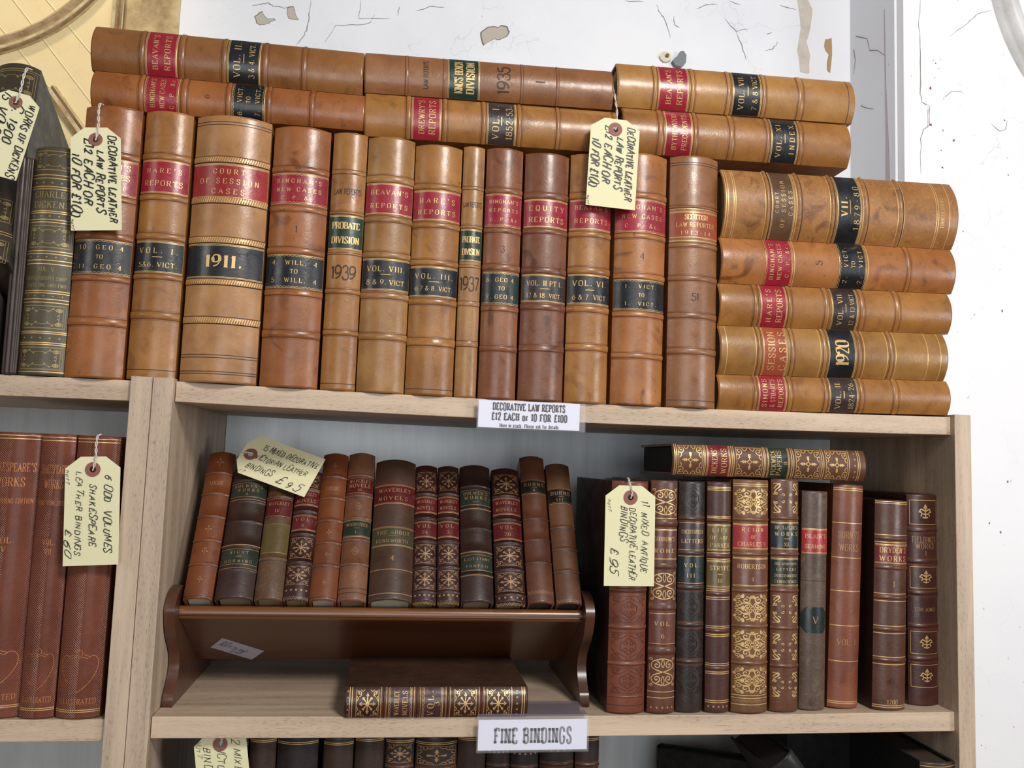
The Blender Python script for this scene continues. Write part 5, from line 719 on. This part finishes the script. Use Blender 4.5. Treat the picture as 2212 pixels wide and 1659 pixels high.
# ------------------------------------------------------------------ room shell
wd=DATA['wall']; YB,YR=.40,.27
white=plaster('white_plaster',(236,237,241),(218,221,228),5,.6); chipm=plain('bare_plaster',(188,180,166),.9); edgem=plain('flake_edge',(120,112,104),.9)
crackm=plain('crack_dark',(146,142,138),.95); redm=plain('red_paint_spot',(150,70,80),.8); greym=plain('grey_spot',(130,126,130),.8); rustm=plain('rust_stain',(176,146,104),.9); stainm=plaster('exposed_plaster',(206,198,186),(180,166,148),40,.8,.4,False)
XE=wd['edge'][0]; XR0,XR1=.8811,.8848
def flatpoly(mb,pts,Y,mat,d=.0004,jit=0,rim=None):
    pl=[(p[0],p[2]) for p in pts]
    if jit:
        r=random.Random(len(pts)); q=[]
        for i in range(len(pl)):
            a=pl[i];b=pl[(i+1)%len(pl)]; q.append(a); q.append(((a[0]+b[0])/2+r.uniform(-jit,jit),(a[1]+b[1])/2+r.uniform(-jit,jit)))
        pl=q
    mb.prism(pl,[],lambda x,z,t:(x,Y-t,z),0,d,mat,rim)
def crack(mb,pts,Y,w,mat,seed=0):
    r=random.Random(seed); P=[]
    for i in range(len(pts)-1):
        a,b=pts[i],pts[i+1]
        for k in range(4): q=k/4; P.append((a[0]+(b[0]-a[0])*q+r.uniform(-.0009,.0009),a[2]+(b[2]-a[2])*q+r.uniform(-.0009,.0009)))
    P.append((pts[-1][0],pts[-1][2]))
    ribbon(mb,P,lambda dx,dy,t:w*(.25+.9*math.sin(PI*min(1,max(0,t)))**.7)*r.uniform(.5,1.3),lambda x,z:(x,Y-.0004,z),mat)
m=MB(); m.box(XE,XR0,YB,YB+.08,FL,1.6,white)
for ch in wd['chips']:
    cx=sum(p[0] for p in ch)/len(ch); cz=sum(p[2] for p in ch)/len(ch)
    flatpoly(m,[(cx+(p[0]-cx)*1.10,0,cz+(p[2]-cz)*1.12+.0006) for p in ch],YB,edgem,.0003,.0006)
    flatpoly(m,ch,YB,chipm,.0007,.0006)
for i,s_ in enumerate(wd['stain']): flatpoly(m,s_,YB,stainm if i==0 else rustm,.0004,.0016)
for i,c in enumerate(wd['cracks']): crack(m,c,YB,.0011 if i not in(2,3) else .0007,crackm,i)
struct(m.build('wall_back'))
# reveal
m=MB(); m.box(XR0,XR1+.02,YR+.012,YB+.08,FL,1.6,white)
for i,(a,b,c_,d_) in enumerate([((.383,.618),(.352,.598),(.345,.576),0),((.345,.576),(.325,.566),(.305,.548),0),((.37,.50),(.35,.487),(.335,.480),0),((.39,.60),(.385,.58),(.39,.56),0)]):
    r=random.Random(i); ribbon(m,[a,b,c_],lambda dx,dy,t:.0016*(1-t*.6),lambda y,z:(XR0-.0004,y,z),crackm)
pinkm=plain('pink_wash',(206,188,194),.8)
ribbon(m,[(.307,.62),(.305,.5),(.302,.42),(.300,.30)],lambda dx,dy,t:.0015+.012*t*t,lambda y,z:(XR0-.0003,y,z),pinkm)
struct(m.build('wall_reveal'))
lit_white=plaster('white_plaster_lit',(249,249,251),(238,239,244),4,.5)  # same white plaster, colour lightened for the stronger light on this wall
m=MB(); m.box(XR1+.036,2.4,YR,YR+.2,FL,1.6,lit_white)
for i,c in enumerate(wd['cracksR']): 
    if i: crack(m,c,YR,.0008,crackm,20+i)
for x,y,z,s_,k in wd['spotsR']:
    r=random.Random(int(x*1e4)); rad=s_*.00042
    m.prism([(x+rad*r.uniform(.5,1.2)*math.cos(2*PI*j/7),z+rad*r.uniform(.5,1.4)*math.sin(2*PI*j/7)) for j in range(7)],[],lambda a,b,t:(a,YR-t,b),0,.0003,redm if k else greym)
struct(m.build('wall_right'))
m=MB(); m.box(XR1,XR1+.0355,YR-.004,YR+.012,FL,1.6,lit_white,.0012)
cl=MB(); crack(m,wd['cracksR'][0],YR-.004,.0011,crackm,3)
struct(m.build('trim_1'))
# big curved moulding on the right wall
def arcpts(P,ext=14,Y=0):
    # circle through first, middle, last
    (x1,z1),(x2,z2),(x3,z3)=[(p[0],p[2]) for p in (P[0],P[len(P)//2],P[-1])]
    d=2*(x1*(z2-z3)+x2*(z3-z1)+x3*(z1-z2)); ux=((x1**2+z1**2)*(z2-z3)+(x2**2+z2**2)*(z3-z1)+(x3**2+z3**2)*(z1-z2))/d; uz=((x1**2+z1**2)*(x3-x2)+(x2**2+z2**2)*(x1-x3)+(x3**2+z3**2)*(x2-x1))/d
    return (ux,uz),math.hypot(x1-ux,z1-uz)
(cx,cz),rr=arcpts(wd['arc2'])
def arc_mould(name,cx,cz,r,a0,a1,prof,Y,mats,n=60):
    m=MB(); rows=[]
    for i in range(n+1):
        a=a0+(a1-a0)*i/n
        rows.append([(cx+(r+dr)*math.cos(a),Y-h,cz+(r+dr)*math.sin(a)) for dr,h in prof])
    # profile across
    T=list(zip(*rows))
    m.grid([list(q) for q in T],lambda j:mats[j%len(mats)] if isinstance(mats,list) else mats,True)
    return m.build(name)
pr=[(-.016,0),(-.015,.008),(-.010,.016),(-.002,.021),(.006,.018),(.011,.010),(.013,.006),(.018,.005),(.019,0)]
amid=math.atan2(.5523-cz,1.051-cx)
pr=[(d+ (.018 if rr else 0)*0,h) for d,h in pr]
wm=plaster('moulding_white',(226,226,226),(190,188,184),18,.8,.3)
struct(arc_mould('trim_2',cx,cz,rr-.022 if cx>1.06 else rr+.022,amid-1.5,amid+1.5,pr,YR,wm))
# cream panelled recess on the left with mouldings
cream=plaster('cream_paint',(236,214,166),(224,200,148),7,.7,.1,False); groove=plain('groove_light',(246,236,196),.6); goldw=plaster('aged_gilt_panel',(206,180,134),(132,104,64),24,.9,.6,False)
m=MB(); X0c=wd['m0'][0]; m.box(-1.3,X0c,YB-.001,YB+.08,FL,1.6,cream)
for (a,b) in wd['groove']:
    dx=b[0]-a[0];dz=b[2]-a[2]
    A=(a[0]-dx*1.5,a[2]-dz*1.5); B=(b[0]+dx*.0+ (0),b[2]+0)
    # run down to the moulding
    k=(X0c-a[0])/dx; B=(a[0]+dx*k*.98,a[2]+dz*k*.98)
    ribbon(m,[A,B],lambda *z:.0012,lambda x,z:(x,YB-.0016,z),groove); ribbon(m,[(A[0]-.001,A[1]-.001),(B[0]-.001,B[1]-.001)],lambda *z:.0006,lambda x,z:(x,YB-.0015,z),plain('groove_dark',(196,170,112),.7))
struct(m.build('wall_left'))
m=MB(); m.box(wd['m1'][0],XE-.0002,YB-.0005,YB+.08,FL,1.6,goldw); struct(m.build('trim_3'))
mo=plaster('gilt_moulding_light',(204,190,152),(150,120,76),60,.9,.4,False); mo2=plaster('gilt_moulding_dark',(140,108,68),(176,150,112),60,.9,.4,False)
m=MB(); x0,x1=X0c,wd['m1'][0]; rows=[]
ps=[(x0,0),(x0+.0008,.006),(x0+.0055,.007),(x0+.0065,.010),(x0+.0095,.011),(x0+.011,.006),(x0+.0135,.005),(x1-.0005,.004),(x1,0)]
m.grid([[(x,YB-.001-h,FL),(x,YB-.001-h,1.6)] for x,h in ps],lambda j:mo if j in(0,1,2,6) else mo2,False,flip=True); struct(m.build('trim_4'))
P=wd['arc']; (cx,cz),rr=arcpts(P); aa=sorted(math.atan2(p[2]-cz,p[0]-cx) for p in P)
pra=[(-.0115,0),(-.011,.006),(-.007,.009),(-.004,.006),(.001,.005),(.004,.009),(.0085,.010),(.011,.005),(.0115,0)]
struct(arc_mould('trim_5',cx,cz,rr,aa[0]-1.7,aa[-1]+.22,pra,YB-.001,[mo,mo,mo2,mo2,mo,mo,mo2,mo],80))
m=MB(); P=wd['diag']; a=Vector(P[0]);b=Vector(P[-1]); d=(b-a).normalized(); nrm=Vector((-d.z,0,d.x)); b=b+d*.02
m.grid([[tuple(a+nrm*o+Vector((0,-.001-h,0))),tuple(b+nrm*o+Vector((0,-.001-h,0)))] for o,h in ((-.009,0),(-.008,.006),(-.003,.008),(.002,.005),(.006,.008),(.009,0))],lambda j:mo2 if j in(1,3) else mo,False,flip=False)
struct(m.build('trim_6'))
# floor and ceiling of the room
fm=wood('floorboards',(120,86,56),(70,46,30),'X',.5,.6)
m=MB(); m.box(-3.5,3.5,-4.5,.6,FL-.05,FL,fm); struct(m.build('floor'))
# wall hook with rawl plug
hk=wd['hook']
m=MB(); p=hk[1]; 
m.prism([(p[0]+.012*x,p[2]+.012*z) for x,z in ((-.9,-.3),(-.5,.2),(-.2,.3),(.1,1.0),(.5,1.1),(.9,.6),(.85,-.4),(.3,-1.0),(-.5,-.9))],[],lambda x,z,t:(x,YB-t,z),0,.008,plain('hook_metal',(112,118,118),.5,.6))
o=m.build('wall_fixing'); tag(o,'Grey metal wall fixing just above the top right law report','wall fixing')
m=MB(); p=hk[0]; m.prism([(p[0]+.0085*math.cos(k*PI/5)*(1+.15*(k%2)),p[2]+.0085*math.sin(k*PI/5)) for k in range(10)],[],lambda x,z,t:(x,YB-t,z),0,.004,plain('filler',(220,212,190),.8))
m.prism([(p[0]+.002+.0028*math.cos(k*PI/4),p[2]+.001+.0028*math.sin(k*PI/4)) for k in range(8)],[],lambda x,z,t:(x,YB-.004-t,z),0,.003,plain('rusty_screw',(136,96,52),.7,.4))
o=m.build('rusty_screw'); tag(o,'Rusty screw in a patch of filler on the wall, left of the grey fixing','screw')
# ------------------------------------------------------------------ lights and camera
def area(name,loc,tgt,sx,sy,power,col):
    l=bpy.data.lights.new(name,'AREA'); l.shape='RECTANGLE'; l.size=sx; l.size_y=sy; l.energy=power; l.color=col
    o=bpy.data.objects.new(name,l); COL.objects.link(o); o.location=loc
    o.rotation_euler=(Vector(tgt)-Vector(loc)).to_track_quat('-Z','Y').to_euler(); return o
area('ceiling_lamp',(.76,-1.35,.86),(.40,.0,.02),.34,.34,20,(1,.965,.92))
area('doorway_daylight',(-.05,-3.6,-.05),(.3,0,0),1.5,1.5,27,(.94,.97,1))
area('right_wall_fill',(2.7,-2.0,.1),(1.4,.27,0),.9,.9,25,(.97,.98,1))  # added fill light that brightens the right wall
area('left_reveal_fill',(-2.2,-1.9,.9),(.3,0,0),.8,.8,7,(1,.97,.92))  # added fill light from the left, lightens the wall reveal
sp=bpy.data.lights.new('warm_wall_lamp','SPOT'); sp.energy=10; sp.color=(1,.86,.62); sp.spot_size=math.radians(44); sp.spot_blend=1; sp.shadow_soft_size=.04
so_=bpy.data.objects.new('warm_wall_lamp',sp); COL.objects.link(so_); so_.location=(-.40,.05,1.05); so_.rotation_euler=(Vector((-.24,.40,.43))-Vector(so_.location)).to_track_quat('-Z','Y').to_euler()
wl=bpy.data.worlds.new('World'); sc.world=wl; wl.use_nodes=True; bg=wl.node_tree.nodes['Background']; bg.inputs[0].default_value=(.90,.94,1,1); bg.inputs[1].default_value=.15
cd=bpy.data.cameras.new('camera'); co=bpy.data.objects.new('camera',cd); COL.objects.link(co); sc.camera=co
c=DATA['cam']; r,u,f=[Vector(v) for v in c['M']]
M=Matrix.Identity(4)
for i,v in enumerate((r,u,-f)):
    for j in range(3): M[j][i]=v[j]
M.translation=Vector(c['C']); co.matrix_world=M
cd.sensor_width=36; cd.lens=c['f']/2212*36; cd.clip_start=.02
vs=sc.view_settings; vs.view_transform='Standard'; vs.look='None'; vs.gamma=1; vs.use_curve_mapping=False; vs.exposure=0
